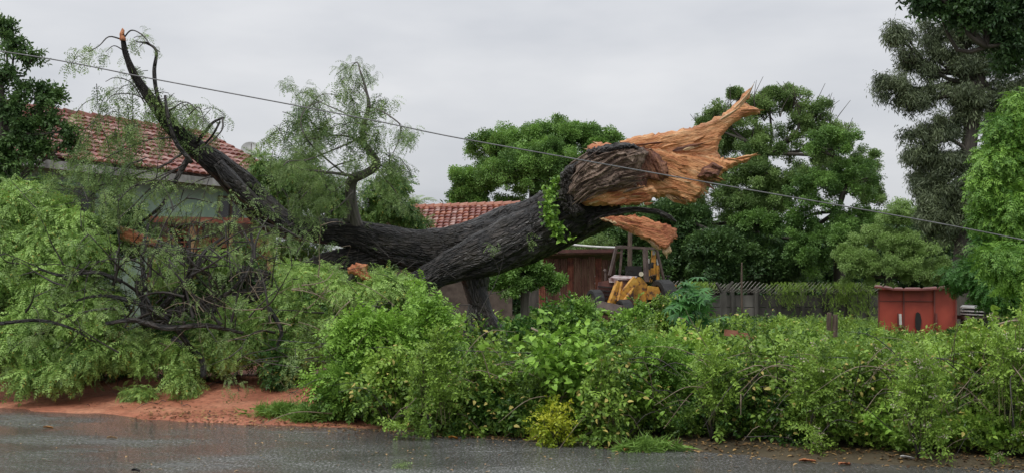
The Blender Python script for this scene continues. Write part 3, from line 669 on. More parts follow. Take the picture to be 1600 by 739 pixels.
for k in range(70):  # fibres over the weathered core
    x = R.uniform(905, 1000); y = R.uniform(240, 302) - (x - 950) * .12
    sl['wood_brown'].append((x, y, 17.46, .25 + .5 * ss(960, 900, x) + R.gauss(0, .06), R.uniform(20, 60), R.uniform(2, 6), R.uniform(.015, .04), R.uniform(-.02, .03), R.uniform(-.02, .05)))
for k in range(26):
    x = R.uniform(925, 1015); y = R.uniform(296, 318); sl[R.choice(['wood', 'wood_red', 'wood_pale'])].append((x, y, 17.6, .12 + R.gauss(0, .08), R.uniform(16, 44), R.uniform(3, 8), R.uniform(.012, .03), .0, R.uniform(-.02, .08)))
for k in range(26):  # the frayed rim
    x = R.uniform(1040, 1124); y = np.interp(x, [1040, 1068, 1090, 1124], [306, 316, 308, 274]) + R.uniform(-6, 3); sl[R.choice(['wood', 'wood_pale', 'wood_rust'])].append((x, y, 18.05, -.5 + R.gauss(0, .25), R.uniform(12, 30), R.uniform(3, 7), .02, 0, R.uniform(-.05, .15)))
for k in range(18):
    x = R.uniform(975, 1050); y = np.interp(x, [975, 1050], [345, 372]) + R.uniform(-6, 8); sl[R.choice(['wood_red', 'wood_red', 'wood', 'wood_pale'])].append((x, y, 17.3 + .002 * (x - 975), -.35 + R.gauss(0, .1), R.uniform(16, 40), R.uniform(2, 5), .012, 0, .03))
for mt, lst in sl.items():
    if lst: shards('splinters', mt, lst)

# twigs
def grow(mb, p, d, ln, r, bend=.25, sub=3, seg=5, tips=None, depth=1, droop=.3):
    pts = [p.copy()]; q = p.copy(); d = d.normalized(); n = 6; cur = rv(.12)
    for k in range(n):
        d = (d + cur + rv(bend * .3) + Vector((0, 0, -droop / n))).normalized(); q = q + d * ln / n; pts.append(q.copy())
        if depth > 0 and k >= 1 and R.random() < sub / n:
            side = d.cross(rv(1)).normalized(); grow(mb, q.copy(), d * .7 + side * .8, ln * R.uniform(.35, .6), r * .55, bend, sub * .6, 4, tips, depth - 1, droop)
        elif depth == 0 and tips is not None and k > 1: tips.append((q.copy(), d.copy()))
    mb.tube(pts, [r, r * .75, r * .6, r * .4, r * .25, r * .18, r * .1], seg=seg, step=.12, cap=False)
    if tips is not None: tips.append((q.copy(), d.copy()))
tips = []; mb = MB()
def seedtwigs(n, region, D, dirf, ln, r, depth=1, droop=.3, sub=3, ts=tips, m_=None):
    for k in range(n):
        x = R.uniform(region[0], region[2]); y = R.uniform(region[1], region[3]); grow(m_ or mb, P(x, y, R.uniform(*D)), dirf(), R.uniform(*ln), R.uniform(*r), sub=sub, tips=ts, depth=depth, droop=droop)
seedtwigs(50, (170, 400, 430, 520), (16.3, 17.6), lambda: Vector((R.gauss(-.2, .7), R.uniform(-.6, .1), R.uniform(.2, 1))), (.9, 2.0), (.012, .028))
seedtwigs(26, (30, 400, 260, 560), (16.4, 17.6), lambda: Vector((R.gauss(-.3, .8), R.uniform(-.6, .1), R.uniform(-.2, .8))), (.8, 1.8), (.01, .022))
seedtwigs(14, (230, 360, 400, 440), (17.2, 18.2), lambda: Vector((R.gauss(0, .8), R.uniform(-.5, .2), R.uniform(-.3, 1))), (.8, 1.7), (.01, .02))
seedtwigs(14, (200, 240, 330, 330), (17.4, 18.4), lambda: Vector((R.gauss(-.7, .4), R.uniform(-.4, .2), R.uniform(-1, -.1))), (.8, 1.7), (.008, .018))
seedtwigs(10, (420, 320, 520, 360), (18.2, 18.8), lambda: Vector((R.gauss(.1, .5), R.uniform(-.3, .3), 1)), (.4, .9), (.008, .016))
seedtwigs(10, (360, 540, 560, 600), (15.6, 16.8), lambda: Vector((R.gauss(0, 1), R.uniform(-.3, .3), R.uniform(0, .6))), (.6, 1.4), (.007, .012))
seedtwigs(16, (480, 430, 760, 520), (16.6, 17.8), lambda: Vector((R.gauss(-.2, 1), R.uniform(-.4, .1), R.uniform(-.1, .6))), (.8, 1.8), (.007, .015))
mb.build('twigs', M['bark_twig'], fallen, smooth=True, kind='stuff')
mb = MB()
seedtwigs(26, (200, 400, 560, 560), (16.4, 17.4), lambda: Vector((R.gauss(0, 1), R.uniform(-.4, .1), R.uniform(-.3, .7))), (.7, 1.5), (.006, .013), depth=1, droop=.8, ts=None)
mb.build('stripped_twigs', M['bark_pale'], fallen, smooth=True, kind='stuff')
# the bare arching twigs of the upright branch and of the top
arcs = [([(556, 276), (530, 272), (500, 268), (468, 265)], 6), ([(570, 232), (552, 216), (520, 212), (486, 218), (470, 228)], 4), ([(574, 166), (592, 172), (612, 184), (626, 198), (622, 222), (614, 240)], 3),
        ([(563, 112), (558, 98), (550, 104), (545, 118)], 2.5), ([(566, 215), (520, 235), (480, 250), (452, 252), (440, 262)], 3.4), ([(540, 274), (500, 240), (478, 215), (470, 190), (480, 168), (505, 158)], 3),
        ([(566, 196), (540, 178), (500, 160), (476, 145), (462, 150)], 2.6), ([(556, 250), (520, 262), (490, 290), (460, 320)], 3), ([(588, 262), (602, 280), (618, 300), (630, 330)], 3), ([(572, 240), (600, 262), (612, 250)], 3),
        ([(546, 280), (520, 300), (505, 282), (500, 260)], 2.5), ([(520, 212), (496, 200), (480, 178), (500, 150), (525, 148)], 2.4), ([(552, 300), (530, 322), (500, 340)], 3), ([(575, 150), (560, 130), (548, 150)], 2.2),
        ([(470, 265), (455, 258), (440, 270)], 3), ([(500, 268), (480, 285), (462, 310), (455, 335)], 3)]
mb = MB(); tipsG = []
for pl, wpx in arcs:
    Dv = 18.3 + R.uniform(-.5, .5); pts = [P(x, y, 18.3 + (Dv - 18.3) * min(1, i / 2)) for i, (x, y) in enumerate(pl)]
    mb.tube(pts, list(np.linspace(wpx, wpx * .45, len(pts)) / 2 * PX(18.3)), seg=6, step=.06)
    for i, q in enumerate(pts[1:]):
        tipsG.append((q, Vector((R.gauss(0, .5), R.gauss(0, .4), -.6))))
        if R.random() < .7: grow(mb, q, Vector((R.gauss(0, 1), R.gauss(0, .6), R.gauss(0, .5))), R.uniform(.2, .5), .006, sub=1, tips=tipsG, depth=0, droop=1)
mb.build('arching_twigs', M['bark_grey'], fallen, smooth=True, kind='stuff')
arcsT = [([(192, 62), (205, 48), (222, 55), (235, 70), (250, 82)], 2.6), ([(190, 62), (170, 58), (155, 72), (138, 82)], 2.6), ([(194, 80), (178, 72), (165, 82)], 2), ([(243, 78), (228, 66), (218, 74)], 2.4),
         ([(228, 165), (205, 130), (180, 122), (165, 128)], 2.2), ([(250, 175), (215, 150), (180, 148), (165, 160)], 2.2), ([(270, 215), (230, 220), (190, 235), (160, 250)], 3), ([(285, 240), (250, 262), (210, 275), (150, 300), (120, 330)], 3.5),
         ([(290, 255), (240, 290), (200, 330), (160, 360)], 3), ([(295, 180), (310, 168), (318, 185), (316, 200)], 2), ([(348, 186), (346, 205), (322, 228), (312, 232)], 3), ([(262, 175), (290, 160), (312, 176)], 2.4)]
mb = MB(); tipsT = []
for pl, wpx in arcsT:
    pts = [P(x, y, 18.0 - .12 * i) for i, (x, y) in enumerate(pl)]
    mb.tube(pts, list(np.linspace(wpx, wpx * .5, len(pts)) / 2 * PX(18)), seg=6, step=.06)
    for q in pts[2:]:
        tipsT.append((q, Vector((R.gauss(-.3, .5), R.gauss(0, .4), -.5))))
mb.build('bare_twigs', M['bark_twig'], fallen, smooth=True, kind='stuff')

def scat_tips(name, key, ts, per, s, spread=.12, parent=fallen, tint=(.2, .9), **k):
    pts = []; ds = []
    for q, d in ts:
        for _ in range(per):
            pts.append(tuple(q + rv(spread))); ds.append(tuple(d + rv(.5) + Vector((0, 0, -.3))))
    n = len(pts); return scatter(name, key, pts, ds, rng.uniform(s[0], s[1], n), rng.uniform(*tint, n), parent, **k)
tips = R.sample(tips, int(len(tips) * .45)); scat_tips('twig_leaves', 'pin_thin', tips, 1, (.13, .22), .08)
scat_tips('drooping_leaves', 'pin_thin', tipsG, 3, (.12, .2), .07)
scat_tips('top_leaves', 'pin_thin', tipsT, 2, (.10, .18), .08)
def strands(lst, name, dens, s, tint=(0, 1), side=0.0):
    """leafy shoots that hang down in separate strings, blown a little to one side"""
    P_, D_, T_ = [], [], []; mb = MB()
    for (x, y, D, rpx, *k) in lst:
        c = P(x, y, D); r = rpx * PX(D); ns = max(2, int(dens * (k[0] if k else 1) * rpx / 18 + R.random()))
        for q in range(ns):
            p = c + Vector((R.gauss(0, .75 * r), R.gauss(0, .5 * r), R.gauss(.35 * r, .45 * r))); d = Vector((R.gauss(side * .6, .6), R.gauss(0, .4), R.uniform(-.4, .5))); ln = r * R.uniform(.7, 2.1); tv = R.uniform(*tint); pts = [p.copy()]
            m_ = max(3, int(ln / .07))
            for j in range(m_):
                d = (d + Vector((0, 0, -.30))).normalized(); p = p + d * ln / m_; pts.append(p.copy())
                if R.random() < .85: P_.append(tuple(p + rv(.015))); D_.append(tuple(d + rv(.45) + Vector((side * .3, 0, -.25)))); T_.append(tv + R.gauss(0, .15))
            mb.tube(pts, [.006] * (len(pts) - 1) + [.002], seg=4, step=.12, cap=False)
    mb.build('shoots', M['bark_twig'], fallen, kind='stuff'); n = len(P_)
    return scatter(name, 'pin_thin', P_, D_, rng.uniform(s[0], s[1], n), np.array(T_), fallen)
# clusters of leaves on the upright branch and round the top of the limb
def boughs(lst, key, name, dens, s, sub_=.42, shell=.35, flat=.75, droop=.5, tint=(.15, 1), parent=fallen, up=.5):
    P_, D_, T_ = [], [], []
    for (x, y, D, rpx, *k) in lst:
        c = P(x, y, D); r = rpx * PX(D); n = int(dens * (k[0] if k else 1) * (rpx / 40) ** 2)
        ns = max(3, n // 14); p, o_, t_, _ = clumped(c, (r, r * .8, r * flat), ns, 14, subr=sub_, droop=droop, up=up)
        P_.append(p); D_.append(o_); T_.append(tint[0] + (tint[1] - tint[0]) * t_ * .6 + rng.uniform(0, .4 * (tint[1] - tint[0]), len(p)))
    P_ = np.concatenate(P_); n = len(P_); P_[:, 2] = np.maximum(P_[:, 2], hgt(P_[:, 0], P_[:, 1]) + .16)
    return scatter(name, key, P_, np.concatenate(D_), rng.uniform(s[0], s[1], n), np.concatenate(T_), parent)
strands([(548, 128, 18.3, 16), (552, 150, 18.2, 14), (478, 168, 18.2, 13), (506, 185, 18.2, 16), (500, 205, 18.3, 12), (440, 205, 18.4, 20), (462, 195, 18.4, 14), (552, 188, 18.2, 18), (556, 205, 18.1, 16), (588, 205, 18.2, 12),
        (546, 222, 18.1, 14), (605, 250, 18.2, 18), (614, 262, 18.2, 14), (430, 226, 18.9, 20, .6), (590, 160, 18.3, 9), (602, 166, 18.3, 7), (575, 230, 18.2, 11), (470, 236, 18.9, 18, .4), (500, 235, 18.5, 18, .35)], 'drooping_foliage', 8.5, (.17, .3), tint=(.0, 1))
strands([(205, 160, 18.0, 28, .5), (180, 150, 18, 20, .4), (190, 195, 18, 34, .5), (170, 225, 17.8, 30, .5), (215, 215, 18, 34, .45), (275, 165, 18.3, 26, .8), (298, 180, 18.3, 24, .8), (285, 195, 18.2, 26, .8), (150, 275, 17.6, 34, .45), (110, 255, 17.5, 24, .35),
        (230, 260, 17.8, 30, .4), (190, 290, 17.6, 36, .4), (250, 300, 17.7, 30, .35), (135, 82, 18, 12, .8), (180, 85, 18, 12, .5), (212, 70, 18, 12, .5), (228, 118, 18.1, 14, .6), (300, 210, 18.4, 24, .7), (130, 310, 17.5, 34, .5)],
       'wind_torn_foliage', 7.5, (.17, .3), tint=(.1, 1.1), side=-.6)
boughs([(430, 275, 20.3, 30), (470, 290, 20.1, 40), (440, 318, 20.1, 34), (510, 300, 20.0, 36), (520, 335, 20.0, 32), (590, 300, 20.1, 34), (605, 330, 20.1, 38), (640, 350, 20.3, 30), (565, 320, 19.9, 26), (410, 300, 20.2, 24), (400, 260, 20.3, 18), (480, 262, 20.1, 26), (620, 290, 20.2, 20, .6), (440, 398, 20.7, 30), (490, 396, 20.7, 28), (540, 400, 20.7, 28), (585, 415, 20.7, 26), (395, 385, 20.7, 26)],
       'pin', 'rear_foliage', 150, (.2, .34), droop=.6, tint=(-.1, .75))
# big bright boughs of the crown lying on the bank
B1 = [(45, 300, 17.8, 30, .7), (20, 330, 17.6, 34), (100, 345, 17.5, 40), (60, 385, 17.4, 42), (135, 400, 17.3, 42), (25, 440, 17.3, 42), (95, 450, 17.1, 44), (65, 500, 17.0, 42), (145, 505, 17.0, 44),
      (15, 540, 16.9, 40), (60, 550, 16.8, 30), (95, 578, 16.6, 24), (135, 560, 16.8, 34), (205, 545, 17.0, 32), (285, 562, 16.9, 24, .9), (250, 540, 17.1, 24, .7), (345, 535, 17.2, 36), (380, 505, 17.3, 36), (440, 486, 17.5, 30), (425, 525, 17.3, 36),
      (480, 505, 17.3, 36), (470, 548, 17.2, 28), (355, 550, 17.1, 28), (10, 390, 17.5, 42), (-30, 350, 17.6, 46), (-40, 440, 17.2, 50), (-40, 520, 16.9, 46), (172, 468, 17.1, 24, .6), (30, 590, 16.5, 18, .8), (295, 590, 16.4, 14, .8)]
for k in range(0, len(B1), 5): boughs(B1[k:k + 5], 'pin', 'leafy_bough', 200, (.22, .40), sub_=.25, droop=.75, up=.65, tint=(.25, 1.15))
B2 = [(345, 400, 17.8, 28, .5), (270, 430, 17.4, 30, .5), (460, 428, 18.0, 28, .7), (500, 436, 17.9, 32, .8), (510, 452, 17.6, 30), (592, 444, 17.9, 22), (560, 462, 17.3, 36), (455, 450, 17.5, 30, .8), (605, 455, 17.2, 30)]
boughs(B2, 'pin', 'leafy_bough', 300, (.18, .32), droop=.6, tint=(.35, 1.2))
# leaves deeper inside the heap, its shade painted into their darker tint
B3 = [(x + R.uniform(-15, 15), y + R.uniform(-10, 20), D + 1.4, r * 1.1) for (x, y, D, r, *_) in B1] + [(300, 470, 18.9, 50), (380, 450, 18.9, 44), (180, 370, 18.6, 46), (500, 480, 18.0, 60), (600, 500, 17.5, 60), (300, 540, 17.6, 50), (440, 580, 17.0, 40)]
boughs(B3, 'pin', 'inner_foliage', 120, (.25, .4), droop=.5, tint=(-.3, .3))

# creeper hanging over the trunk
vine = thing('climbing_vine', 'green heart-leaved creeper hanging down over the thick trunk below the break', 'vine')
vp = [(872, 280, 17.85), (862, 300, 17.85), (858, 322, 17.75), (861, 342, 17.72), (872, 360, 17.72), (884, 372, 17.75)]
MB().tube(LP(vp), [.012] * 6, seg=6, step=.06).build('stem', M['bark_twig'], vine, smooth=True)
c_, _ = spline(LP(vp), [1] * 6, .02); n = 150; ii = rng.integers(0, len(c_), n)
scatter('vine_leaves', 'heart', c_[ii] + rng.normal(0, .055, (n, 3)) * [1, .5, 1] + [0, -.05, 0], np.stack([rng.normal(0, .6, n), rng.normal(-.5, .3, n), -rng.uniform(.2, 1, n)], -1), rng.uniform(.08, .15, n), rng.uniform(.2, 1, n), vine, roll=2)



# ------------------------------------------------------------------ more materials
M['tile'] = simple('clay_roof_tile', [(.3, (.08, .026, .022)), (.5, (.22, .065, .048)), (.7, (.36, .16, .12))], 2.6, .38, bmp=.3)
M['tile_or'] = simple('orange_clay_tile', [(.3, (.18, .05, .028)), (.5, (.34, .115, .06)), (.7, (.45, .22, .15))], 2.5, .38, bmp=.3)
M['wall_green'] = simple('pale_green_plaster', [(.3, (.17, .27, .21)), (.6, (.27, .40, .32)), (.8, (.33, .45, .37))], 1.2, .8, bmp=.15)
M['white'] = simple('old_white_paint', [(.3, (.45, .44, .42)), (.6, (.72, .71, .69))], 3, .6)
M['glass'] = simple('dark_window_glass', [(.3, (.01, .012, .014)), (.7, (.03, .035, .04))], 1, .12, bmp=.0)
M['brick'] = simple('red_clay_block', [(.3, (.07, .022, .016)), (.5, (.20, .065, .04)), (.7, (.32, .13, .08))], 3.5, .85, bmp=.6, bd=.02)
M['mortar'] = simple('dirty_mortar', [(.3, (.05, .035, .028)), (.7, (.13, .10, .08))], 4, .9)
M['timber'] = simple('ochre_timber', [(.3, (.16, .09, .04)), (.7, (.34, .22, .11))], 5, .8, map_=(4, 4, .8))
M['rust'] = simple('rusty_sheet', [(.3, (.055, .026, .02)), (.5, (.13, .06, .04)), (.7, (.22, .13, .09))], 3, .75, map_=(1, 1, .35), bmp=.4)
M['box_red'] = simple('faded_red_paint', [(.28, (.10, .022, .018)), (.40, (.30, .045, .03)), (.6, (.40, .065, .04)), (.8, (.47, .10, .06))], 1.6, .55, map_=(1, 1, .6), bmp=.12, bscale=9)
M['box_lid'] = simple('dark_red_sheet', [(.3, (.10, .025, .022)), (.7, (.22, .06, .05))], 3, .45)
M['black'] = simple('black_hole', [(.3, (.008, .007, .007)), (.7, (.02, .017, .015))], 4, .7)
M['yellow'] = simple('faded_yellow_paint', [(.36, (.10, .045, .02)), (.46, (.42, .19, .03)), (.6, (.58, .30, .04)), (.8, (.60, .38, .12))], 7, .5, bmp=.15, bscale=14)
M['maroon'] = simple('rusted_maroon_paint', [(.3, (.045, .018, .016)), (.5, (.10, .035, .03)), (.75, (.20, .08, .06))], 3.5, .6)
M['steel'] = simple('brown_steel', [(.3, (.05, .032, .028)), (.7, (.13, .09, .075))], 6, .55)
M['chrome'] = simple('piston_steel', [(.3, (.4, .38, .36)), (.7, (.65, .63, .6))], 4, .3, metal=.6)
M['tyre'] = simple('tyre_rubber', [(.3, (.01, .01, .01)), (.7, (.03, .03, .03))], 8, .8)
M['lens'] = simple('lamp_glass', [(.3, (.5, .45, .33)), (.7, (.75, .7, .55))], 8, .15)
M['concrete'] = simple('stained_concrete', [(.3, (.035, .032, .028)), (.5, (.09, .085, .075)), (.7, (.19, .18, .16))], 1.3, .9, map_=(1, 1, .4), bmp=.5)
M['wire'] = simple('galvanised_wire', [(.3, (.22, .20, .17)), (.7, (.42, .40, .36))], 8, .5, metal=.3)
M['cable'] = simple('black_cable', [(.3, (.02, .02, .02)), (.7, (.05, .05, .05))], 8, .5)
M['sheet'] = simple('grey_sheet_metal', [(.3, (.3, .3, .29)), (.7, (.55, .55, .54))], 3, .45)
M['cane'] = simple('green_cane', [(.3, (.10, .11, .04)), (.7, (.26, .24, .12))], 5, .6)
M['cover'] = simple('scuffed_pinkish_paint', [(.35, (.12, .04, .035)), (.5, (.35, .26, .25)), (.7, (.6, .55, .55))], 6, .4)
M['fascia'] = simple('stained_fascia_paint', [(.35, (.10, .10, .09)), (.5, (.30, .30, .28)), (.7, (.5, .5, .48))], 2.5, .6, map_=(1, 1, .4))
M['block'] = simple('hollow_clay_brick', [(.3, (.26, .09, .055)), (.7, (.42, .18, .12))], 5, .8)

# ------------------------------------------------------------------ the green house
def V(*a): return Vector(a)
house = thing('green_house', 'pale green house with a red clay tile roof behind the fallen limb', 'house', (-8, 28, .6))
ed = V(.556, .831, 0); dn = V(.831, -.556, 0)                        # along the eave, down the slope (plan)
E0 = V(-5.85, 29.76, 4.62); R0 = E0 - dn * 3.67 + V(0, 0, 1.66)
def hp(s, k, up=0):  # s metres back along the eave from the gable, k 0 at the eave .. 1 at the ridge
    return E0 - ed * s - dn * 3.67 * k + V(0, 0, 1.66 * k + up)
def par(name, mb, mat, parent, smooth=False, **k):
    o = mb.build(name, mat, parent, smooth=smooth, **k)
    o.matrix_parent_inverse = Matrix.Translation(parent.location).inverted(); return o
HL = 12.5
mb = MB(); A = [hp(HL, 0), hp(0, 0), hp(0, 1)]; inn = .5
def wallpt(s, off, z): q = E0 - ed * s - dn * off; return V(q.x, q.y, z)
mb.prism([wallpt(.35, inn, .2), wallpt(.35, inn, 4.55), wallpt(HL - .3, inn, 4.55), wallpt(HL - .3, inn, .2)], -dn * .18)
mb.prism([wallpt(.35, inn + .19, .2), wallpt(.35, 6.8, .2), wallpt(.35, 6.8, 4.5), wallpt(.35, 3.67, 5.95), wallpt(.35, inn + .19, 4.6)], -ed * .18)
par('wall', mb, M['wall_green'], house)
mb = MB(); n_ = (hp(0, 1) - hp(0, 0)).cross(ed).normalized()
if n_.z < 0: n_ = -n_
mb.prism([hp(0, .0, -.06), hp(HL, 0, -.06), hp(HL, 1, -.06), hp(0, 1, -.06)], -n_ * .05)
mb.prism([hp(0, 1, -.06), hp(HL, 1, -.06), hp(HL, 1, -.06) - dn * 3.67 - V(0, 0, 1.66), hp(0, 1, -.06) - dn * 3.67 - V(0, 0, 1.66)], -V(0, 0, .05))
par('roof', mb, M['post'], house)
def tile_mesh(name, wd, ln, rise, mat, seg=5):
    v = []; f = []
    for j, yy in ((0, 0), (1, ln)):
        for k in range(seg + 1):
            a = math.pi * k / seg; sc_ = (1.0 if j == 0 else .82)
            v.append((math.cos(a) * wd / 2 * sc_, yy, math.sin(a) * rise * sc_ + (.035 if j == 0 else 0)))
    for k in range(seg): f.append((k, k + 1, seg + 2 + k, seg + 1 + k))
    f.append(tuple(range(seg + 1))[::-1])
    me = bpy.data.meshes.new(name); me.from_pydata(v, [], f); me.update(); me.materials.append(mat); return me
def tile_frame(p, slope, along):
    y = slope.normalized(); x = along.normalized(); z = x.cross(y)
    if z.z < 0: x = -x; z = x.cross(y)
    return Matrix(((x.x, y.x, z.x, p.x), (x.y, y.y, z.y, p.y), (x.z, y.z, z.z, p.z), (0, 0, 0, 1)))
def roof_tiles(house, point, L_, rows, tw, along, slope, mats, name, smin=0, limit=300, drop=lambda s, k: False, hi=lambda s, k: True):
    protos = [tile_mesh('roof_tile', tw * .98, (slope.length / rows) * 1.16, tw * .34, m_) for m_ in mats]
    inv = Matrix.Translation(house.location).inverted(); cnt = 0; rest = MB()
    for c in range(int(L_ / tw)):
        for r in range(rows):
            s = smin + (c + .5) * tw; k = r / rows
            if drop(s, k): continue
            m4 = tile_frame(point(s, k, R.uniform(0, .02)), slope, along) @ Matrix.Rotation(R.gauss(0, .03), 4, 'Z')
            pr = R.choice(protos)
            if cnt < limit and hi(s, k):
                o = bpy.data.objects.new('roof_tile', pr); col.objects.link(o); o.parent = house; o.matrix_parent_inverse = inv; o.matrix_basis = m4; cnt += 1
            else:
                v = [m4 @ q.co for q in pr.vertices]; rest.add([tuple(q) for q in v], [tuple(pl.vertices) for pl in pr.polygons])
    if rest.v: par(name, rest, mats[0], house, kind='stuff')
M['tile_pale'] = simple('bleached_clay_tile', [(.3, (.20, .08, .06)), (.5, (.36, .20, .16)), (.7, (.48, .34, .30))], 2.2, .35, bmp=.3)
M['tile_dk'] = simple('dark_clay_tile', [(.3, (.11, .04, .03)), (.6, (.24, .075, .05))], 2.2, .4, bmp=.3)
slope = hp(0, 1) - hp(0, 0)
tm = [M['tile'], M['tile'], M['tile_dk'], M['tile_dk'], M['tile_pale']]
roof_tiles(house, lambda s, k, u: hp(s, k, .0 + u), HL, 11, .21, ed, slope, tm, 'roof_tiles', hi=lambda s, k: s < 6.6)
mb = MB()
for k in range(30): mb.tube([hp(.42 * k, 1, .03), hp(.42 * (k + 1) + .04, 1, .06)], [.10, .125], seg=8, smooth=False)
for k in range(10): mb.tube([hp(0, k / 10, .05), hp(0, (k + 1.1) / 10, .02)], [.10, .08], seg=8, smooth=False)
par('ridge_tiles', mb, M['tile_dk'], house)
mb = MB(); mb.prism([hp(-.02, -.012, -.02), hp(HL, -.012, -.02), hp(HL, -.012, -.20), hp(-.02, -.012, -.20)], -dn * .03); par('fascia', mb, M['fascia'], house)
mb = MB()
for k in range(18): q = hp(.3 + k * .7, .0, -.14); mb.beam(q, hp(.3 + k * .7, .22, -.14), .06, .09)
par('rafter_ends', mb, M['post'], house)
def window(s, z0, z1, wd, face=inn):
    fr = MB()
    a = wallpt(s, face - .03, z0); b2 = wallpt(s + wd, face - .03, z0)
    for q1, q2 in ((V(a.x, a.y, z0), V(b2.x, b2.y, z0)), (V(a.x, a.y, z1), V(b2.x, b2.y, z1)), (V(a.x, a.y, z0), V(a.x, a.y, z1)), (V(b2.x, b2.y, z0), V(b2.x, b2.y, z1)), (V((a.x + b2.x) / 2, (a.y + b2.y) / 2, z0), V((a.x + b2.x) / 2, (a.y + b2.y) / 2, z1))):
        fr.beam(q1, q2, .06, .05)
    o = par('window', fr, M['post'], house)
    g = MB(); g.prism([wallpt(s, face - .012, z0), wallpt(s + wd, face - .012, z0), wallpt(s + wd, face - .012, z1), wallpt(s, face - .012, z1)], dn * .006)
    g2 = g.build('pane', M['glass'], o); g2.matrix_parent_inverse = Matrix.Translation(house.location).inverted() @ Matrix()
    g2.matrix_parent_inverse = Matrix()
    return o
window(1.5, 3.3, 4.2, .8); window(6.0, 3.1, 4.1, 1.1)
# satellite dish behind the ridge
dish = thing('satellite_dish', 'pale grey satellite dish standing behind the house roof by the gable', 'satellite dish', tuple(P(398, 262, 33)))
mb = MB(); c = P(392, 236, 33); n = V(.25, -.9, .45).normalized(); u = n.cross(V(0, 0, 1)).normalized(); w_ = u.cross(n)
vv = []; ff = []
for j in range(5):
    for k in range(18):
        r_ = .30 * j / 4; a = 2 * math.pi * k / 18; vv.append(tuple(c + u * math.cos(a) * r_ + w_ * math.sin(a) * r_ * .9 + n * (r_ * r_ * .9)))
for j in range(4):
    for k in range(18): ff.append((j * 18 + k, j * 18 + (k + 1) % 18, (j + 1) * 18 + (k + 1) % 18, (j + 1) * 18 + k))
mb.add(vv, ff); mb.add([tuple(Vector(q) - n * .015) for q in vv], [q[::-1] for q in ff]); par('reflector', mb, M['sheet'], dish, smooth=True)
mb = MB(); mb.tube([P(398, 262, 33), P(394, 245, 33), c - n * .02], [.025] * 3, seg=6); mb.tube([c - w_ * .25, c + n * .4], [.012, .012], seg=5); par('mast', mb, M['steel'], dish)

# ------------------------------------------------------------------ the second house
h2 = thing('far_house', 'low house with orange clay tile roof glimpsed behind the middle of the trunk', 'house', (-3, 42, .5))
r2a, r2b = P(600, 328, 44), P(812, 321, 42.5); al2 = (r2b - r2a); sl2 = V(0, 4.0, 1.5); 
def hp2(s, k, up=0): return r2a + al2.normalized() * s - sl2 * (1 - k) + V(0, 0, up)
L2 = al2.length
mb = MB(); mb.prism([hp2(0, 0, -.08), hp2(L2, 0, -.08), hp2(L2, 1, -.08), hp2(0, 1, -.08)], V(0, 0, -.05)); 
mb.prism([hp2(0, 1, -.08), hp2(L2, 1, -.08), hp2(L2, 1, -.08) + V(0, 4, -1.5), hp2(0, 1, -.08) + V(0, 4, -1.5)], V(0, 0, -.05)); par('roof', mb, M['post'], h2)
roof_tiles(h2, lambda s, k, u: hp2(s, k, u), L2, 11, .24, al2, sl2, [M['tile_or'], M['tile'], M['tile_pale'], M['tile_dk']], 'roof_tiles', hi=lambda s, k: True, limit=290)
mb = MB()
for k in range(16): mb.tube([hp2(L2 * k / 16, 1, .04), hp2(L2 * (k + 1.08) / 16, 1, .06)], [.11, .13], seg=8, smooth=False)
par('ridge_tiles', mb, M['tile_or'], h2)
mb = MB(); a = hp2(.3, .12); b2 = hp2(L2 - .3, .12); mb.prism([V(a.x, a.y, .2), V(b2.x, b2.y, .2), V(b2.x, b2.y, b2.z - .15), V(a.x, a.y, a.z - .15)], V(0, 6.0, 0)); par('wall', mb, M['mortar'], h2)

# ------------------------------------------------------------------ ruined block wall by the house
bw = thing('block_wall', 'crumbling red clay block wall with ochre timber posts under the fallen limb', 'wall', tuple(V(-6, 22, .5)))
w0 = P(232, 318, 22.5); w1 = P(432, 322, 23.5); dv = (w1 - w0); dv.z = 0; LW = dv.length; dv.normalize(); nrm = V(dv.y, -dv.x, 0)
if nrm.y > 0: nrm = -nrm
mb = MB(); top = 3.2
mb.prism([V(w0.x, w0.y, .3), V(w1.x, w1.y, .3), V(w1.x, w1.y, top), V(w0.x, w0.y, top)], -nrm * .12); par('mortar', mb, M['mortar'], bw)
bwid, bht = .36, .24
bm_ = MB(); bm_.box((0, 0, 0), (bwid - .03, .12, bht - .025)); bme = bm_.mesh('brick', False); bme.materials.append(M['brick'])
bm_ = MB()
t2 = .035
for z in (-1, 0, 1): bm_.box((0, 0, z * (bht - .025 - t2) / 2), (bwid - .03, .12, t2 * .8))
for x in (-1, 0, 1): bm_.box((x * (bwid - .03 - t2) / 2, .002, 0), (t2 * .8, .112, bht - .03))
bhe = bm_.mesh('hollow_brick', False); bhe.materials.append(M['brick'])
ang = math.atan2(dv.y, dv.x)
for r in range(9):
    for c in range(int(LW / bwid)):
        z = .98 + r * bht + bht / 2; s = (c + .5 + (r % 2) * .5) * bwid
        if s > LW - .1 or R.random() < .09 or (r > 7 and R.random() < .5): continue
        o = bpy.data.objects.new('brick', bhe if R.random() < .45 else bme); col.objects.link(o); o.parent = bw
        q = w0 + dv * s + nrm * (.05 + R.uniform(-.03, .035)); o.matrix_parent_inverse = Matrix.Translation(bw.location).inverted()
        o.location = (q.x, q.y, z); o.rotation_euler = (R.gauss(0, .02), R.gauss(0, .02), ang + R.gauss(0, .03))
for s in (.15, .34 * LW, .62 * LW, LW - .1):
    mb = MB(); q = w0 + dv * s + nrm * .17; mb.beam(V(q.x, q.y, .4), V(q.x + R.gauss(0, .05), q.y, 3.15 + R.uniform(-.4, .1)), .10, .10); par('timber_post', mb, M['timber'], bw)
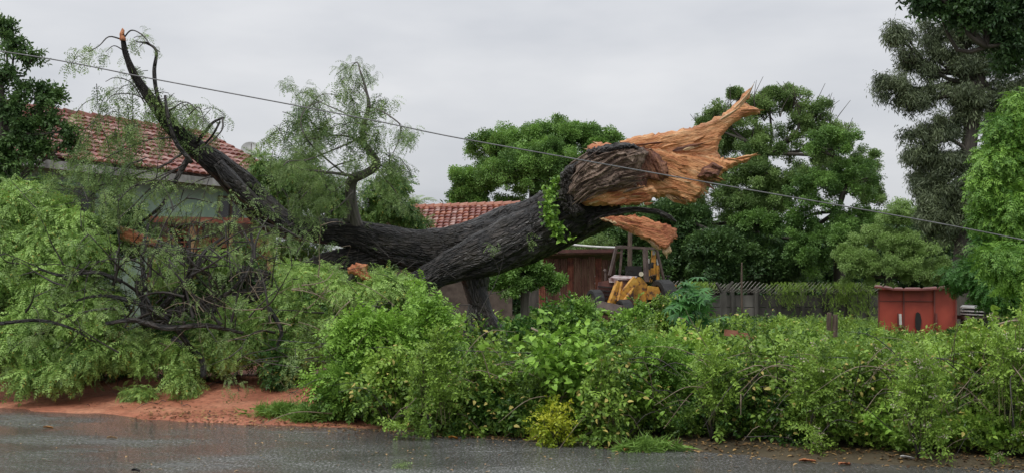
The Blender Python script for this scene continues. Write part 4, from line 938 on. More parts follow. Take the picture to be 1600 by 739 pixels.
mb = MB(); q = w0 + nrm * .17; q2 = w1 + nrm * .17; mb.beam(V(q.x, q.y, 3.22), V(q2.x, q2.y, 3.24), .12, .12); par('top_beam', mb, M['brick'], bw)

# ------------------------------------------------------------------ rusty shed
sh = thing('rusty_shed', 'low shed of rusty brown sheets and brick behind the digger', 'shed', tuple(V(1.6, 38, .6)))
s0 = P(842, 402, 37.5); s1 = P(962, 398, 38.5); dv = s1 - s0; dv.z = 0; LS = dv.length; dv.normalize()
for k in range(11):
    mb = MB(); a = LS * k / 11; b2 = LS * (k + 1) / 11 - .015; z1 = s0.z + R.uniform(-.1, .05); pts = []
    for j in range(9):
        t_ = j / 8; q = s0 + dv * (a + (b2 - a) * t_); pts.append((q, .02 * math.cos(j * math.pi)))
    v = [(q.x, q.y + o_, zz) for zz in (.4, z1) for q, o_ in pts] + [(q.x, q.y + o_ + .012, zz) for zz in (.4, z1) for q, o_ in pts]
    f = [(i, i + 1, i + 10, i + 9) for i in range(8)] + [(i + 18, i + 27, i + 28, i + 19) for i in range(8)] + [(9 + i, 10 + i, 28 + i, 27 + i) for i in range(8)]
    mb.add(v, f); par('wall_sheet', mb, M['rust'] if k % 4 else M['brick'], sh)
mb = MB(); mb.prism([s0 + V(-.2, -.3, .05), s1 + V(.2, -.3, .05), s1 + V(.2, 3, -.3), s0 + V(-.2, 3, -.3)], V(0, 0, .05)); par('roof', mb, M['rust'], sh)
mb = MB(); mb.beam(s0 + V(0, -.35, .18), s1 + V(0.0, -.35, .14), .1, .12); par('roof_beam', mb, M['maroon'], sh)
mb = MB(); mb.tube([P(880, 381, 35.8), P(925, 385, 35.8), P(968, 387, 35.8)], [.035] * 3, seg=8)
tag(mb.build('pipe', M['white'], smooth=True), 'pale horizontal pipe between the rusty shed and the digger cab', 'pipe')
mb = MB(); mb.tube([P(985, 352, 37), P(984, 400, 37), V(P(984, 430, 37).x, 37, .4)], [.07, .08, .09], seg=9)
tag(mb.build('wooden_pole', M['post'], smooth=True), 'thin dark wooden pole rising behind the digger cab', 'pole')

# ------------------------------------------------------------------ backhoe loader
BD = 33.5
dg = thing('backhoe_loader', 'old yellow and maroon backhoe loader with a bare roll frame standing in the weeds', 'backhoe loader', tuple(V(3.7, BD, .55)))
def Q(x, y, d=0): return P(x, y, BD + d)
mb = MB(); mb.prism([Q(932, 470, -1.1), Q(990, 476, -1.1), Q(990, 441, -1.1), Q(974, 434, -1.1), Q(936, 440, -1.1)], V(.1, 1.6, 0)); par('hood', mb, M['maroon'], dg)
for k in range(4):
    mb = MB(); mb.beam(Q(934, 447 + k * 6, -1.14), Q(958, 449 + k * 6, -1.14), .03, .035); par('grille_bar', mb, M['black'], dg)
mb = MB(); mb.prism([Q(953, 436, -1.15), Q(960, 432, -.5), Q(996, 434, -.5), Q(990, 438, -1.15)], V(0, 0, .05)); par('engine_cover', mb, M['cover'], dg)
mb = MB(); mb.prism([Q(951, 434, -1.2), Q(965, 434, -1.2), Q(966, 441, -1.2), Q(952, 441, -1.2)], V(0, .06, 0)); par('head_panel', mb, M['cover'], dg)
mb = MB(); mb.prism([Q(988, 476, -.6), Q(1010, 474, -.6), Q(1011, 444, -.6), Q(1001, 432, -.6), Q(992, 434, -.6)], V(.05, 1.2, 0)); par('side_body', mb, M['yellow'], dg)
for a, b2, wd in (((994, 436), (968, 468), .24), ((968, 468), (958, 476), .2)):
    mb = MB(); mb.beam(Q(*a, -1.6), Q(*b2, -1.8), .12, wd); par('loader_arm', mb, M['yellow'], dg)
mb = MB(); mb.beam(Q(966, 440, -1.7), Q(953, 474, -1.9), .12, .13); mb.beam(Q(972, 440, -1.7), Q(966, 470, -1.9), .06, .07); par('loader_arm', mb, M['yellow'], dg)
mb = MB(); mb.tube([Q(986, 455, -1.75), Q(973, 472, -1.95)], [.05, .05], seg=8, smooth=False); mb.tube([Q(990, 449, -1.7), Q(984, 457, -1.78)], [.03, .03], seg=8, smooth=False); par('hydraulic_cylinder', mb, M['yellow'], dg)
fr = MB()
for a, b2 in (((963, 386, -.5), (952, 430, -.6)), ((963, 386, -.5), (1022, 388, -.3)), ((1006, 388, -.4), (1008, 440, -.5)), ((1010, 388, .0), (1012, 440, -.1)), ((1026, 390, .6), (1038, 440, .7)), ((963, 386, -.5), (972, 385, .9)), ((972, 385, .9), (1026, 389, .9)), ((1026, 389, .9), (1022, 388, -.3)), ((972, 386, .9), (968, 432, .9))):
    fr.beam(Q(*a), Q(*b2), .07, .07)
par('roll_frame', fr, M['steel'], dg)
mb = MB(); mb.prism([Q(1017, 440, 1.0), Q(1024, 440, 1.0), Q(1025, 400, 1.0), Q(1023, 391, 1.0), Q(1019, 391, 1.0)], V(0, .2, 0)); par('boom', mb, M['yellow'], dg)
mb = MB(); mb.prism([Q(1019.5, 398, .94), Q(1023.5, 398, .94), Q(1023.5, 391, .94), Q(1019.5, 391, .94)], V(0, .03, 0)); par('boom_plate', mb, M['chrome'], dg)
for x0, x1 in ((1013, 1014), (1028, 1027)):
    mb = MB(); mb.tube([Q(x0, 440, .8), Q(x0, 414, .8)], [.055, .055], seg=10, smooth=False); o = par('hydraulic_cylinder', mb, M['yellow'], dg)
    mb = MB(); mb.tube([Q(x0, 414, .8), Q(x1, 404, .8)], [.032, .032], seg=8, smooth=False); o2 = mb.build('piston_rod', M['chrome'], o)
mb = MB(); mb.box(Q(1017, 415, .7), (.16, .12, .14)); mb.box(Q(1017, 415, .62), (.08, .1, .24), Matrix.Rotation(.6, 3, 'Y')); par('valve_block', mb, M['black'], dg)
for k in range(5):
    mb = MB(); mb.tube([Q(1010 + k * 3, 443, .3), Q(1013 + k * 3, 432 - k, .2), Q(1020 + k, 436, .3), Q(1024 - k, 446, .4)], [.016] * 4, seg=6); par('hose', mb, M['cable'], dg, smooth=True)
mb = MB()
mb.tube([Q(1002, 428, -.75), Q(1002, 428, -.6)], [.075, .05], seg=14, smooth=False); par('headlight', mb, M['steel'], dg); 
mb = MB(); mb.tube([Q(1002, 428, -.77), Q(1002, 428, -.755)], [.066, .07], seg=14, smooth=False); par('lamp_glass', mb, M['lens'], dg)
mb = MB(); mb.prism([Q(1010, 468, -.7), Q(1024, 467, -.7), Q(1032, 456, -.7), Q(1029, 448, -.7), Q(1012, 446, -.7)], V(0, .7, 0)); par('fender', mb, M['yellow'], dg)
mb = MB(); mb.beam(Q(1028, 447, -.4), Q(1050, 447, -.2), .5, .09); par('side_step', mb, M['yellow'], dg)
mb = MB(); mb.box(Q(1044, 440, -.2), (.16, .16, .1)); mb.tube([Q(1044, 438, -.2), Q(1044, 430, -.2)], [.02, .02], seg=6); mb.box(Q(1044, 431, -.2), (.12, .08, .05)); par('lever_box', mb, M['black'], dg)
mb = MB(); mb.tube([Q(946, 438, -.4), Q(946, 422, -.4)], [.035, .03], seg=8, smooth=False); mb.tube([Q(945, 424, -.4), Q(947, 421, -.4)], [.06, .06], seg=8, smooth=False); par('exhaust_pipe', mb, M['steel'], dg)
mb = MB(); mb.box(Q(988, 436, .4), (.5, .45, .12)); mb.box(Q(990, 428, .65), (.5, .1, .5)); par('seat', mb, M['black'], dg)
mb = MB(); mb.tube([Q(976, 432, -.1), Q(980, 424, .05)], [.015, .015], seg=6); mb.tube([Q(980 + 8 * math.cos(a), 424 + 2.4 * math.sin(a), .05 + .1 * math.sin(a)) for a in np.linspace(0, 6.28, 14)], [.012] * 14, seg=5); par('steering_wheel', mb, M['black'], dg)
def wheel(c, rad_, wd, axis=V(1, .35, 0)):
    mb = MB(); ax = axis.normalized(); u = V(0, 0, 1); w_ = ax.cross(u); n = 28; prof = [(-.5, .72), (-.5, .94), (-.36, 1.0), (.36, 1.0), (.5, .94), (.5, .72)]; v = []; f = []
    for k in range(n):
        a = 2 * math.pi * k / n
        for x, r_ in prof: v.append(tuple(c + ax * x * wd + (u * math.cos(a) + w_ * math.sin(a)) * r_ * rad_ * (1 if 0 < abs(x) < .4 and k % 2 else .975)))
    m_ = len(prof)
    for k in range(n):
        for j in range(m_): f.append((k * m_ + j, k * m_ + (j + 1) % m_, ((k + 1) % n) * m_ + (j + 1) % m_, ((k + 1) % n) * m_ + j))
    mb.add(v, f); o = par('wheel', MB_rim(c, ax, u, w_, rad_, wd), M['steel'], dg); t_ = mb.build('tyre', M['tyre'], o)
def MB_rim(c, ax, u, w_, r, wd):
    m_ = MB(); m_.tube([c - ax * wd * .3, c - ax * wd * .1, c + ax * wd * .1, c + ax * wd * .3], [r * .74, r * .66, r * .66, r * .74], seg=24, smooth=False); m_.tube([c - ax * wd * .42, c - ax * wd * .1], [r * .2, r * .24], seg=10, smooth=False); return m_
wheel(Q(1036, 468, -.5), .62, .42); wheel(Q(995, 470, 1.0), .62, .42); wheel(Q(930, 474, -1.6), .42, .3); wheel(Q(975, 490, -2.0), .42, .3)
mb = MB(); mb.beam(Q(936, 478, -2.3), Q(975, 486, -2.7), .1, .3); mb.prism([Q(932, 470, -2.4), Q(972, 477, -2.8), Q(972, 492, -2.9), Q(932, 485, -2.5)], V(.05, .5, -.1)); par('bucket', mb, M['steel'], dg)

# ------------------------------------------------------------------ concrete boundary wall with razor wire
fw = thing('concrete_wall', 'long stained grey concrete panel wall under the razor wire', 'wall', tuple(V(10, 47, .4)))
a0, a1 = P(1030, 458, 46), P(1392, 455, 49); ztop = 1.83; dv = a1 - a0; dv.z = 0; LF = dv.length; dv.normalize(); ang = math.atan2(dv.y, dv.x)
npan = 10
for k in range(npan):
    for r in range(3):
        mb = MB(); s = LF * (k + .5) / npan; q = a0 + dv * s; mb.box((q.x, q.y + R.uniform(-.015, .015), .35 + r * .53), (LF / npan - .03, .08, .505), Matrix.Rotation(ang, 3, 'Z')); par('panel', mb, M['concrete'], fw)
for k in range(npan + 1):
    q = a0 + dv * LF * k / npan; mb = MB(); mb.box((q.x, q.y - .06, .95), (.14, .16, 2.1), Matrix.Rotation(ang, 3, 'Z')); par('post', mb, M['concrete'], fw)
rw = thing('razor_wire', 'coiled razor wire running along the top of the grey wall', 'razor wire', tuple(a0))
mb = MB(); pts = []; n = 62 * 16
for k in range(n):
    t_ = k / n; a = k / 16 * 2 * math.pi; q = a0 + dv * LF * t_; r_ = .22 + .03 * math.sin(t_ * 40); pts.append(V(q.x + .24 * math.sin(a + .4), q.y - .3 + math.cos(a) * r_, 1.97 + math.sin(a) * r_ + .05 * math.sin(t_ * 23)))
mb.tube(pts, [.009] * n, seg=4, smooth=False, cap=False); par('coil', mb, M['wire'], rw)
mb = MB(); mb.beam(a0 + V(0, -.1, 1.9 - a0.z), a1 + V(0, -.1, 1.9 - a1.z), .015, .015); par('strand', mb, M['wire'], rw)
fp = thing('forked_fence_post', 'dark forked concrete post in front of the grey wall', 'post', tuple(P(1130, 470, 44)))
mb = MB(); q = P(1130, 470, 44); mb.beam((q.x, q.y, .3), (q.x, q.y, 1.75), .2, .22); par('shaft', mb, M['concrete'], fp)
mb = MB(); mb.beam((q.x, q.y - .01, 1.7), (q.x + .35, q.y - .2, 2.2), .09, .09); par('arm', mb, M['concrete'], fp)
mb = MB(); mb.beam((q.x, q.y - .02, 1.7), (q.x - .3, q.y - .2, 2.15), .09, .09); par('arm', mb, M['concrete'], fp)
q = P(1159, 470, 45); mb = MB(); mb.tube([(q.x, q.y, .3), (q.x, q.y, 2.0), (q.x + .02, q.y, 3.0)], [.05, .045, .03], seg=7)
tag(mb.build('stake', M['post'], smooth=True), 'thin brown stake standing tall before the razor wire', 'stake')
# creepers hanging on the wall
def hang(x0, x1, n, dz, label):
    t_ = thing('wall_creeper', label, 'creeper', tuple(P((x0 + x1) / 2, 455, 46)))
    xs_ = rng.normal((x0 + x1) / 2, (x1 - x0) * .32, n); q = np.array([tuple(P(x, 450, 45.6 + (x - 1030) / 362 * 3)) for x in xs_]); q[:, 2] = 2.2 - rng.random(n) ** 1.6 * dz * (.6 + .8 * noise3(np.stack([xs_ * .06, xs_ * 0, xs_ * 0], -1)))
    q[:, 1] -= rng.uniform(0, .35, n) * (q[:, 2] > 1.8) ; scatter('leaves', 'ov_small', q, np.stack([rng.normal(0, .5, n), rng.normal(-.3, .4, n), -np.ones(n)], -1), rng.uniform(.12, .26, n), rng.uniform(.4, 1.1, n), t_)
hang(1205, 1262, 420, .9, 'light green creeper trailing down the middle of the razor wire wall')
hang(1290, 1368, 900, 1.3, 'thick green creeper covering the wall beside the red box')
hang(1070, 1110, 260, .6, 'small yellowish creeper on the razor wire nearest the digger')

# ------------------------------------------------------------------ red metal box
rb = thing('red_metal_box', 'weathered red metal cabin with a sagging overhanging sheet roof in the weeds', 'metal box', tuple(V(11, 30, .4)))
def Bx(x, y, d=0): return P(x, y, 30 + d)
xs_ = [1373, 1412, 1460, 1494]
for i in range(3):
    mb = MB(); a, b2 = xs_[i] + .8, xs_[i + 1] - .8; dd = .02 * i
    mb.prism([Bx(a, 536, dd), Bx(b2, 536, dd + .02), Bx(b2, 452 + (.5 if i < 2 else -1), dd + .02), Bx(a, 452, dd)], V(0, .05, 0)); par('front_panel', mb, M['box_red'], rb)
mb = MB()
mb.prism([Bx(1373, 536, .06), Bx(1373, 452, .06), Bx(1378, 452, 1.6), Bx(1378, 532, 1.6)], V(.04, 0, 0)); mb.prism([Bx(1494, 536, .09), Bx(1494, 451, .09), Bx(1490, 451, 1.6), Bx(1490, 532, 1.6)], V(-.04, 0, 0))
mb.prism([Bx(1378, 532, 1.6), Bx(1490, 532, 1.6), Bx(1490, 450, 1.6), Bx(1378, 450, 1.6)], V(0, .04, 0)); par('side_wall', mb, M['box_red'], rb)
for i, x in enumerate((1373, 1412, 1460, 1494)):
    mb = MB(); mb.beam(Bx(x, 536, -.002), Bx(x, 452, -.002), .02, .04); par('seam_strip', mb, M['box_lid'], rb)
mb = MB(); mb.beam(Bx(1374, 470, -.002), Bx(1411, 470, -.002), .012, .018); mb.beam(Bx(1413, 470, .0), Bx(1459, 470, .0), .012, .018); mb.beam(Bx(1374, 518, -.01), Bx(1493, 518, -.01), .03, .03); par('rail', mb, M['box_lid'], rb)
mb = MB(); top_ = [(1366, 447), (1380, 448), (1396, 450.5), (1412, 451), (1440, 451), (1465, 449.5), (1482, 447), (1491, 445), (1497, 450)]
for (xa, ya), (xb, yb) in zip(top_[:-1], top_[1:]): mb.prism([Bx(xa, ya, -.22), Bx(xb, yb, -.22), Bx(xb - 3, yb - 2.5, 1.8), Bx(xa + 3, ya - 2.5, 1.8)], V(0, 0, -.045))
par('roof', mb, M['box_lid'], rb)
mb = MB(); mb.prism([Bx(1404.5, 490, -.03), Bx(1408.5, 490, -.03), Bx(1409.5, 507, -.03), Bx(1405, 507, -.03)], V(0, .02, 0)); par('handle', mb, M['white'], rb)
mb = MB(); mb.beam(Bx(1403, 489, -.05), Bx(1403, 508, -.05), .03, .03); mb.beam(Bx(1403, 509, -.05), Bx(1414, 509, -.05), .03, .05); mb.beam(Bx(1463, 489, -.05), Bx(1463, 506, -.05), .03, .05); par('latch', mb, M['box_lid'], rb)
mb = MB(); mb.prism([Bx(1431, 489, -.012), Bx(1434, 487, -.012), Bx(1438, 490, -.012), Bx(1440, 500, -.012), Bx(1438, 514, -.012), Bx(1434, 518, -.012), Bx(1430, 510, -.012), Bx(1430, 498, -.012)], V(0, .008, 0)); par('rust_hole', mb, M['black'], rb)
for x in (1391, 1401): 
    mb = MB(); mb.beam(Bx(x, 510, -.03), Bx(x, 522, -.03), .02, .02); par('bolt', mb, M['box_lid'], rb)
for i in range(3):
    mb = MB(); y = 479 + i * 5; mb.prism([P(1500, y, 31), P(1548 - i * 6, y + 2, 30.5), P(1552 - i * 6, y - 1, 32), P(1504, y - 3, 32.5)], V(0, 0, -.03))
    o = mb.build('metal_sheet', M['sheet']); tag(o, ['topmost grey metal sheet of the stack right of the red box', 'middle grey metal sheet of the stack right of the red box', 'lowest grey metal sheet of the stack right of the red box'][i], 'metal sheet', 'metal sheets stacked beside the red box')
mb = MB(); mb.box(P(1525, 495, 31.2), (1.0, .8, .1)); mb.box(P(1512, 512, 31.2), (.15, .6, .9)); mb.box(P(1538, 512, 31.2), (.15, .6, .9)); tag(mb.build('trestle', M['post']), 'dark wooden trestle carrying the grey sheets', 'trestle')

# ------------------------------------------------------------------ posts, wires
wp = thing('old_wooden_post', 'thick rotten wooden fence post split down its side in the weeds', 'post', tuple(P(1300, 560, 20)))
for x, wd, y0 in ((1295, 9, 488), (1304, 9, 491)):
    mb = MB(); mb.tube([P(x, 600, 20), P(x, 540, 20), P(x + .5, y0 + 8, 20), P(x + .5, y0, 20)], [wd / 2 * PX(20) * q for q in (1, 1, .95, .8)], seg=14, disp=.012, freq=10, step=.06); par('half', mb, M['post'], wp, smooth=True)
cb = [(-260, 45), (50, 88), (240, 124), (450, 163), (600, 192), (700, 213), (900, 249), (1120, 288), (1400, 337), (1600, 375), (1760, 410)]
mb = MB(); mb.tube([P(x, y, 14.2 + (x - 50) * -.0006) for x, y in cb], [.0085] * len(cb), seg=6, step=.3)
M['grey_cable'] = simple('weathered_grey_cable', [(.3, (.10, .10, .10)), (.7, (.20, .20, .21))], 8, .4)
tag(mb.build('overhead_cable', M['grey_cable'], smooth=True), 'thin black cable slung across the view above the trunk', 'cable')
mb = MB(); mb.tube([P(x, y, D) for x, y, D in ((420, 530, 15.4), (560, 540, 15.0), (830, 551, 14.2), (960, 549, 13.6), (1190, 556, 13.0), (1420, 560, 12.4))], [.006] * 6, seg=5, step=.3)
tag(mb.build('fence_wire', M['cable'], smooth=True), 'slack dark wire strung through the roadside bushes', 'wire')
for i, (x, y, D, s, r_, lb) in enumerate(((1142, 517, 21, .22, .1, 'left red brick lying in the weeds'), (1169, 527, 20.6, .24, -.3, 'right red brick lying in the weeds with a pale top'), (1158, 521, 21.2, .3, .4, 'middle red brick lying in the weeds'))):
    mb = MB(); mb.box((0, 0, 0), (s, .14, .12)); o = mb.build('clay_brick', M['block']); o.location = P(x, y + 3, D); o.rotation_euler = (0, .1, r_); tag(o, lb, 'brick', 'loose bricks in the weeds')

# ------------------------------------------------------------------ trees
def tree(name, label, base, trunk_pts, trunk_d, blobs, key, s, dens, limb_r=.09, group=None, subr=.25, droop=.2, tint=(.1, .9), bark='bark_tree', up=.4, name2='tree', seed_limbs=True, flat=.8):
    t_ = thing(name2, label, 'tree', tuple(base), group)
    pts = [Vector(q) for q in trunk_pts]
    mb = MB(); mb.tube(pts, trunk_d, seg=14, step=.35, disp=.03 if max(trunk_d) > .12 else .01, freq=5)
    o = par('trunk', mb, M[bark], t_, smooth=True)
    lm = MB(); P_, D_, T_ = [], [], []
    for bl in blobs:
        c = Vector(bl[0]); r = bl[1] if isinstance(bl[1], tuple) else (bl[1], bl[1], bl[1] * flat); k = bl[2] if len(bl) > 2 else 1
        p, o_, tt, cs = clumped(c, r, max(4, int(dens * k * 1.1)), 15, subr=subr, droop=droop, up=up)
        P_.append(p); D_.append(o_); T_.append(tint[0] + (tint[1] - tint[0]) * (tt * .75 + rng.random(len(tt)) * .25))
        if seed_limbs:
            st = min(pts[1:], key=lambda q: (q - c).length + abs(q.z - c.z + 1) * .2); md = (st + c) / 2 + rv(.15 * (st - c).length) + V(0, 0, -.1 * (st - c).length)
            lm.tube([st, md, c], [limb_r, limb_r * .7, limb_r * .35], seg=8, step=.4, disp=.01, freq=5)
            for q in cs[:: max(1, len(cs) // 9)]:
                q = Vector(q); m2 = (c + q) / 2 + rv(.1 * (q - c).length); lm.tube([c.lerp(md, R.uniform(0, .5)), m2, q], [limb_r * .4, limb_r * .25, limb_r * .1], seg=5, step=.5)
    if seed_limbs: par('limbs', lm, M[bark], t_, smooth=True)
    P_ = np.concatenate(P_); n = len(P_)
    scatter('crown', key, P_, np.concatenate(D_), rng.uniform(s[0], s[1], n), np.concatenate(T_), t_)
    return t_
def gp(px, D, z=None):
    q = P(px, 459, D); return V(q.x, q.y, float(hgt(q.x, q.y)) if z is None else z)
def bl(x, y, D, rpx, k=1, ry=None):
    r = rpx * PX(D); return (P(x, y, D), (r, r * (ry or .9), r * .8), k)
# the round tree behind the trunk
b0 = gp(838, 62)
tree('', 'round green tree with a domed crown standing behind the middle of the trunk', b0, [b0, P(838, 400, 62), P(836, 330, 62), P(832, 280, 62)], [.5, .4, .35, .2],
     [bl(740, 290, 61, 38), bl(775, 235, 62, 46), bl(830, 225, 62, 46), bl(890, 218, 62, 44), bl(935, 232, 62, 40), bl(800, 280, 60, 54), bl(870, 275, 60, 54), bl(930, 285, 61, 48), bl(955, 330, 62, 40), bl(730, 315, 61, 24), bl(880, 340, 61, 50), bl(790, 340, 61, 40), bl(850, 260, 60, 50)],
     'round', (.38, .62), 44, .16, tint=(-.1, 1.15), up=.6, droop=.1)
# the broad tree right of the break
b0 = gp(1175, 52)
broad = tree('', 'broad open-crowned tree with bare twig tips just right of the splintered end', b0, [b0, P(1178, 400, 52), P(1182, 340, 52), P(1190, 290, 52), P(1200, 240, 52)], [.3, .24, .18, .13, .06],
     [bl(1130, 190, 52, 36, .5), bl(1180, 172, 52, 34, .5), bl(1230, 165, 52, 38, .5), bl(1280, 185, 52, 38, .55), bl(1110, 230, 52, 40, .6), bl(1170, 220, 52, 44, .6), bl(1240, 215, 52, 46, .65), bl(1305, 225, 52, 40, .7), bl(1340, 260, 52, 36, .8), bl(1360, 300, 52, 34, .8), bl(1290, 270, 51, 50, .9), bl(1230, 290, 51, 46, .8), bl(1130, 280, 51, 46, .8), bl(1080, 330, 51, 44, .8), bl(1100, 195, 52, 22, .35), bl(1200, 150, 52, 20, .3), bl(1150, 150, 52, 16, .25), bl(1180, 275, 51, 44, .9), bl(1150, 320, 51, 46), bl(1205, 325, 51, 44), bl(1190, 240, 51, 36, .7)],
     'mid', (.32, .55), 31, .10, tint=(0, .9), subr=.22)
mb = MB()
for k in range(90):
    x = R.uniform(1085, 1330); y = np.interp(x, [1085, 1120, 1180, 1240, 1290, 1330], [200, 168, 150, 142, 165, 205]) + R.uniform(0, 26); q = P(x, y, 52 + R.uniform(-1, 1)); an = R.gauss(0, .45); ln = R.uniform(.35, 1.0)
    mb.tube([q - V(math.sin(an), 0, 1) * .5, q, q + V(math.sin(an + .3) * ln, 0, math.cos(an) * ln)], [.03, .02, .01], seg=4, step=.4)
par('bare_twigs', mb, M['bark_tree'], broad, kind='stuff')
b0 = gp(1310, 49)
tree('', 'bright green tree at the right side of the broad open-crowned tree', b0, [b0, P(1312, 400, 49), P(1310, 330, 49)], [.3, .25, .14],
     [bl(1300, 230, 49, 40), bl(1270, 300, 48.5, 44), bl(1330, 285, 49, 46), bl(1240, 350, 49, 40), bl(1350, 350, 49, 36), bl(1310, 370, 48, 36), bl(1180, 350, 50, 34), bl(1265, 400, 48, 36)], 'round', (.3, .5), 26, .1, tint=(-.2, .8))
b0 = gp(1120, 49)
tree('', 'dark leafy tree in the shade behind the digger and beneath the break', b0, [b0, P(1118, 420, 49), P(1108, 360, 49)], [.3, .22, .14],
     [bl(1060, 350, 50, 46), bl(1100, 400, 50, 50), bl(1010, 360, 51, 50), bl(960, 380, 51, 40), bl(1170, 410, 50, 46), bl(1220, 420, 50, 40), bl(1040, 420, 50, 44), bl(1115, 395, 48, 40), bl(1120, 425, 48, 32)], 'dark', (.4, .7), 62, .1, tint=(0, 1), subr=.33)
b0 = gp(1385, 44)
tree('', 'low bushy tree with dull yellow-green leaves behind the red box', b0, [b0, P(1388, 430, 44), P(1390, 390, 44)], [.2, .16, .1],
     [bl(1410, 345, 44, 36), bl(1370, 385, 44, 40), bl(1430, 395, 44, 42), bl(1345, 420, 44, 34), bl(1400, 425, 43.5, 40), bl(1460, 430, 44, 36), bl(1330, 400, 44.5, 22)], 'mid', (.24, .42), 34, .07, tint=(.5, 1.4), up=.7)
# tall grey-green tree
b0 = gp(1500, 34)
tree('', 'tall grey-green gum tree with feathery drooping leaves rising out of the top of the view', b0, [b0, P(1505, 380, 34), P(1512, 250, 34), P(1530, 120, 34), P(1545, 20, 34), P(1550, -60, 34)], [.34, .28, .24, .18, .12, .06],
     [bl(1405, 60, 34, 24, .5), bl(1425, 100, 34, 30, .6), bl(1395, 140, 34, 24, .5), bl(1460, 60, 34, 34, .7), bl(1480, 110, 34, 44, .9), bl(1440, 160, 34, 34, .6), bl(1420, 150, 34, 20, .4), bl(1510, 60, 34, 44), bl(1560, 90, 34, 50, 1.1), bl(1510, 160, 34, 50, 1.1), bl(1560, 180, 34, 50, 1.1), bl(1470, 210, 34, 44, .9),
      bl(1455, 250, 34, 38, .9), bl(1500, 260, 34, 50, 1.2), bl(1550, 260, 34, 50, 1.1), bl(1450, 300, 34, 34, .9), bl(1500, 320, 34, 50, 1.2), bl(1560, 330, 34, 50), bl(1600, 140, 34, 50), bl(1600, 240, 34, 50), bl(1540, 10, 34, 50, 1), bl(1600, 30, 34, 50, 1), bl(1470, 345, 34, 34, 1), bl(1540, 390, 34, 50, 1)],
     'euc', (.32, .55), 17, .09, tint=(-.1, 1), bark='bark_tree', droop=.6, subr=.24)
b0 = gp(1640, 20)
tree('', 'dark branch overhanging the top corner above the gum tree', b0, [b0, P(1660, 350, 20), P(1650, 180, 20), P(1640, 100, 20), P(1590, 70, 19.5), P(1540, 74, 19)], [.25, .22, .2, .12, .06, .03],
     [bl(1460, 0, 19, 30), bl(1500, 20, 19, 30), bl(1540, 35, 19, 38), bl(1590, 20, 19, 40), bl(1600, 90, 19.5, 36, .8), bl(1570, -10, 19, 50), bl(1430, -20, 19, 30, .6), bl(1640, 60, 19.5, 50), bl(1580, 70, 19, 26, .6)], 'dark_ov', (.2, .34), 14, .05, tint=(-.2, .5), subr=.22)
# bright feathery tree at the right edge
b0 = gp(1680, 14)
tree('', 'bright yellow-green feathery tree leaning in at the right edge', b0, [b0, P(1690, 450, 14), P(1680, 330, 14), P(1640, 260, 14), P(1600, 220, 14)], [.12, .1, .08, .05, .03],
     [bl(1600, 200, 14, 36), bl(1575, 215, 14, 30), bl(1560, 250, 14, 28), bl(1600, 270, 14, 42, 1.2), bl(1545, 290, 14, 24, .8), bl(1580, 320, 14, 38, 1.1), bl(1550, 345, 14, 22, .8), bl(1600, 370, 14, 36), bl(1610, 170, 14, 30), bl(1575, 400, 13.6, 26, .8), bl(1600, 430, 13.6, 30, .8), bl(1650, 300, 14, 70)], 'pin_bright', (.2, .34), 11, .025, tint=(.1, 1), droop=.8, subr=.24)
b0 = gp(1540, 26)
tree('', 'mid green feathery sapling behind the grey metal sheets', b0, [b0, P(1542, 450, 26), P(1545, 400, 26)], [.08, .06, .04],
     [bl(1540, 400, 26, 34), bl(1510, 430, 26, 26), bl(1570, 420, 26, 36), bl(1560, 370, 26, 30), bl(1590, 460, 25, 40), bl(1545, 460, 25.5, 26)], 'pin_bright', (.3, .5), 14, .03, tint=(-.5, .4), droop=.8)
# dark tree at the left edge
b0 = gp(20, 19.5)
tree('', 'dark glossy-leaved tree at the left edge in front of the tiled roof', b0, [b0, P(15, 400, 19.5), P(10, 300, 19.5), P(5, 200, 19.5), P(0, 120, 19.5)], [.16, .14, .12, .08, .04],
     [bl(5, 45, 19.5, 16, .5), bl(22, 75, 19.5, 18, .5), bl(48, 95, 19.5, 14, .4), bl(20, 120, 19.5, 24, .6), bl(60, 150, 19.5, 22, .6), bl(88, 152, 19.5, 12, .3), bl(20, 175, 19.5, 32), bl(70, 195, 19.5, 22, .6), bl(40, 215, 19.5, 32), bl(98, 205, 19.5, 12, .4), bl(15, 255, 19.5, 32), bl(62, 240, 19.5, 20, .6), bl(-20, 130, 19.5, 34), bl(-30, 240, 19.5, 44), bl(5, 305, 19.5, 32), bl(104, 225, 19.5, 9, .3)],
     'dark_ov', (.17, .28), 11, .035, tint=(.1, 1.3), subr=.22)
# small far palm
t_ = thing('palm_tree', 'small shaggy palm top behind the low orange roof', 'palm tree', tuple(gp(648, 50)))
q = P(648, 322, 50); mb = MB(); mb.tube([gp(648, 50), P(648, 370, 50), q], [.2, .18, .16], seg=10, disp=.02); par('trunk', mb, M['bark_tree'], t_, smooth=True)
n = 26; a = rng.uniform(0, 6.28, n); scatter('fronds', 'palm', np.repeat([tuple(q)], n, 0), np.stack([np.cos(a), np.sin(a), rng.uniform(-.3, 1.2, n)], -1), rng.uniform(.6, 1.0, n), rng.uniform(.3, 1.2, n), t_, roll=.2)
# far tree line that closes the view
n = 5200; xs_ = rng.uniform(700, 1700, n); D_ = rng.uniform(66, 80, n); hz = 5.5 + 3.0 * noise3(np.stack([xs_ * .012, xs_ * 0, xs_ * 0], -1)); 
P_ = np.array([[P(x, 459, d).x, d, 0] for x, d in zip(xs_, D_)]); P_[:, 2] = rng.random(n) ** .8 * hz
o = scatter('treeline', 'dark', P_, np.stack([rng.normal(0, 1, n), rng.normal(-.6, .5, n), rng.normal(.1, .6, n)], -1), rng.uniform(.9, 1.7, n), rng.uniform(-.2, .8, n)); tag(o, 'dark mass of far trees closing the lot behind the wall', 'treeline'); o['kind'] = 'stuff'
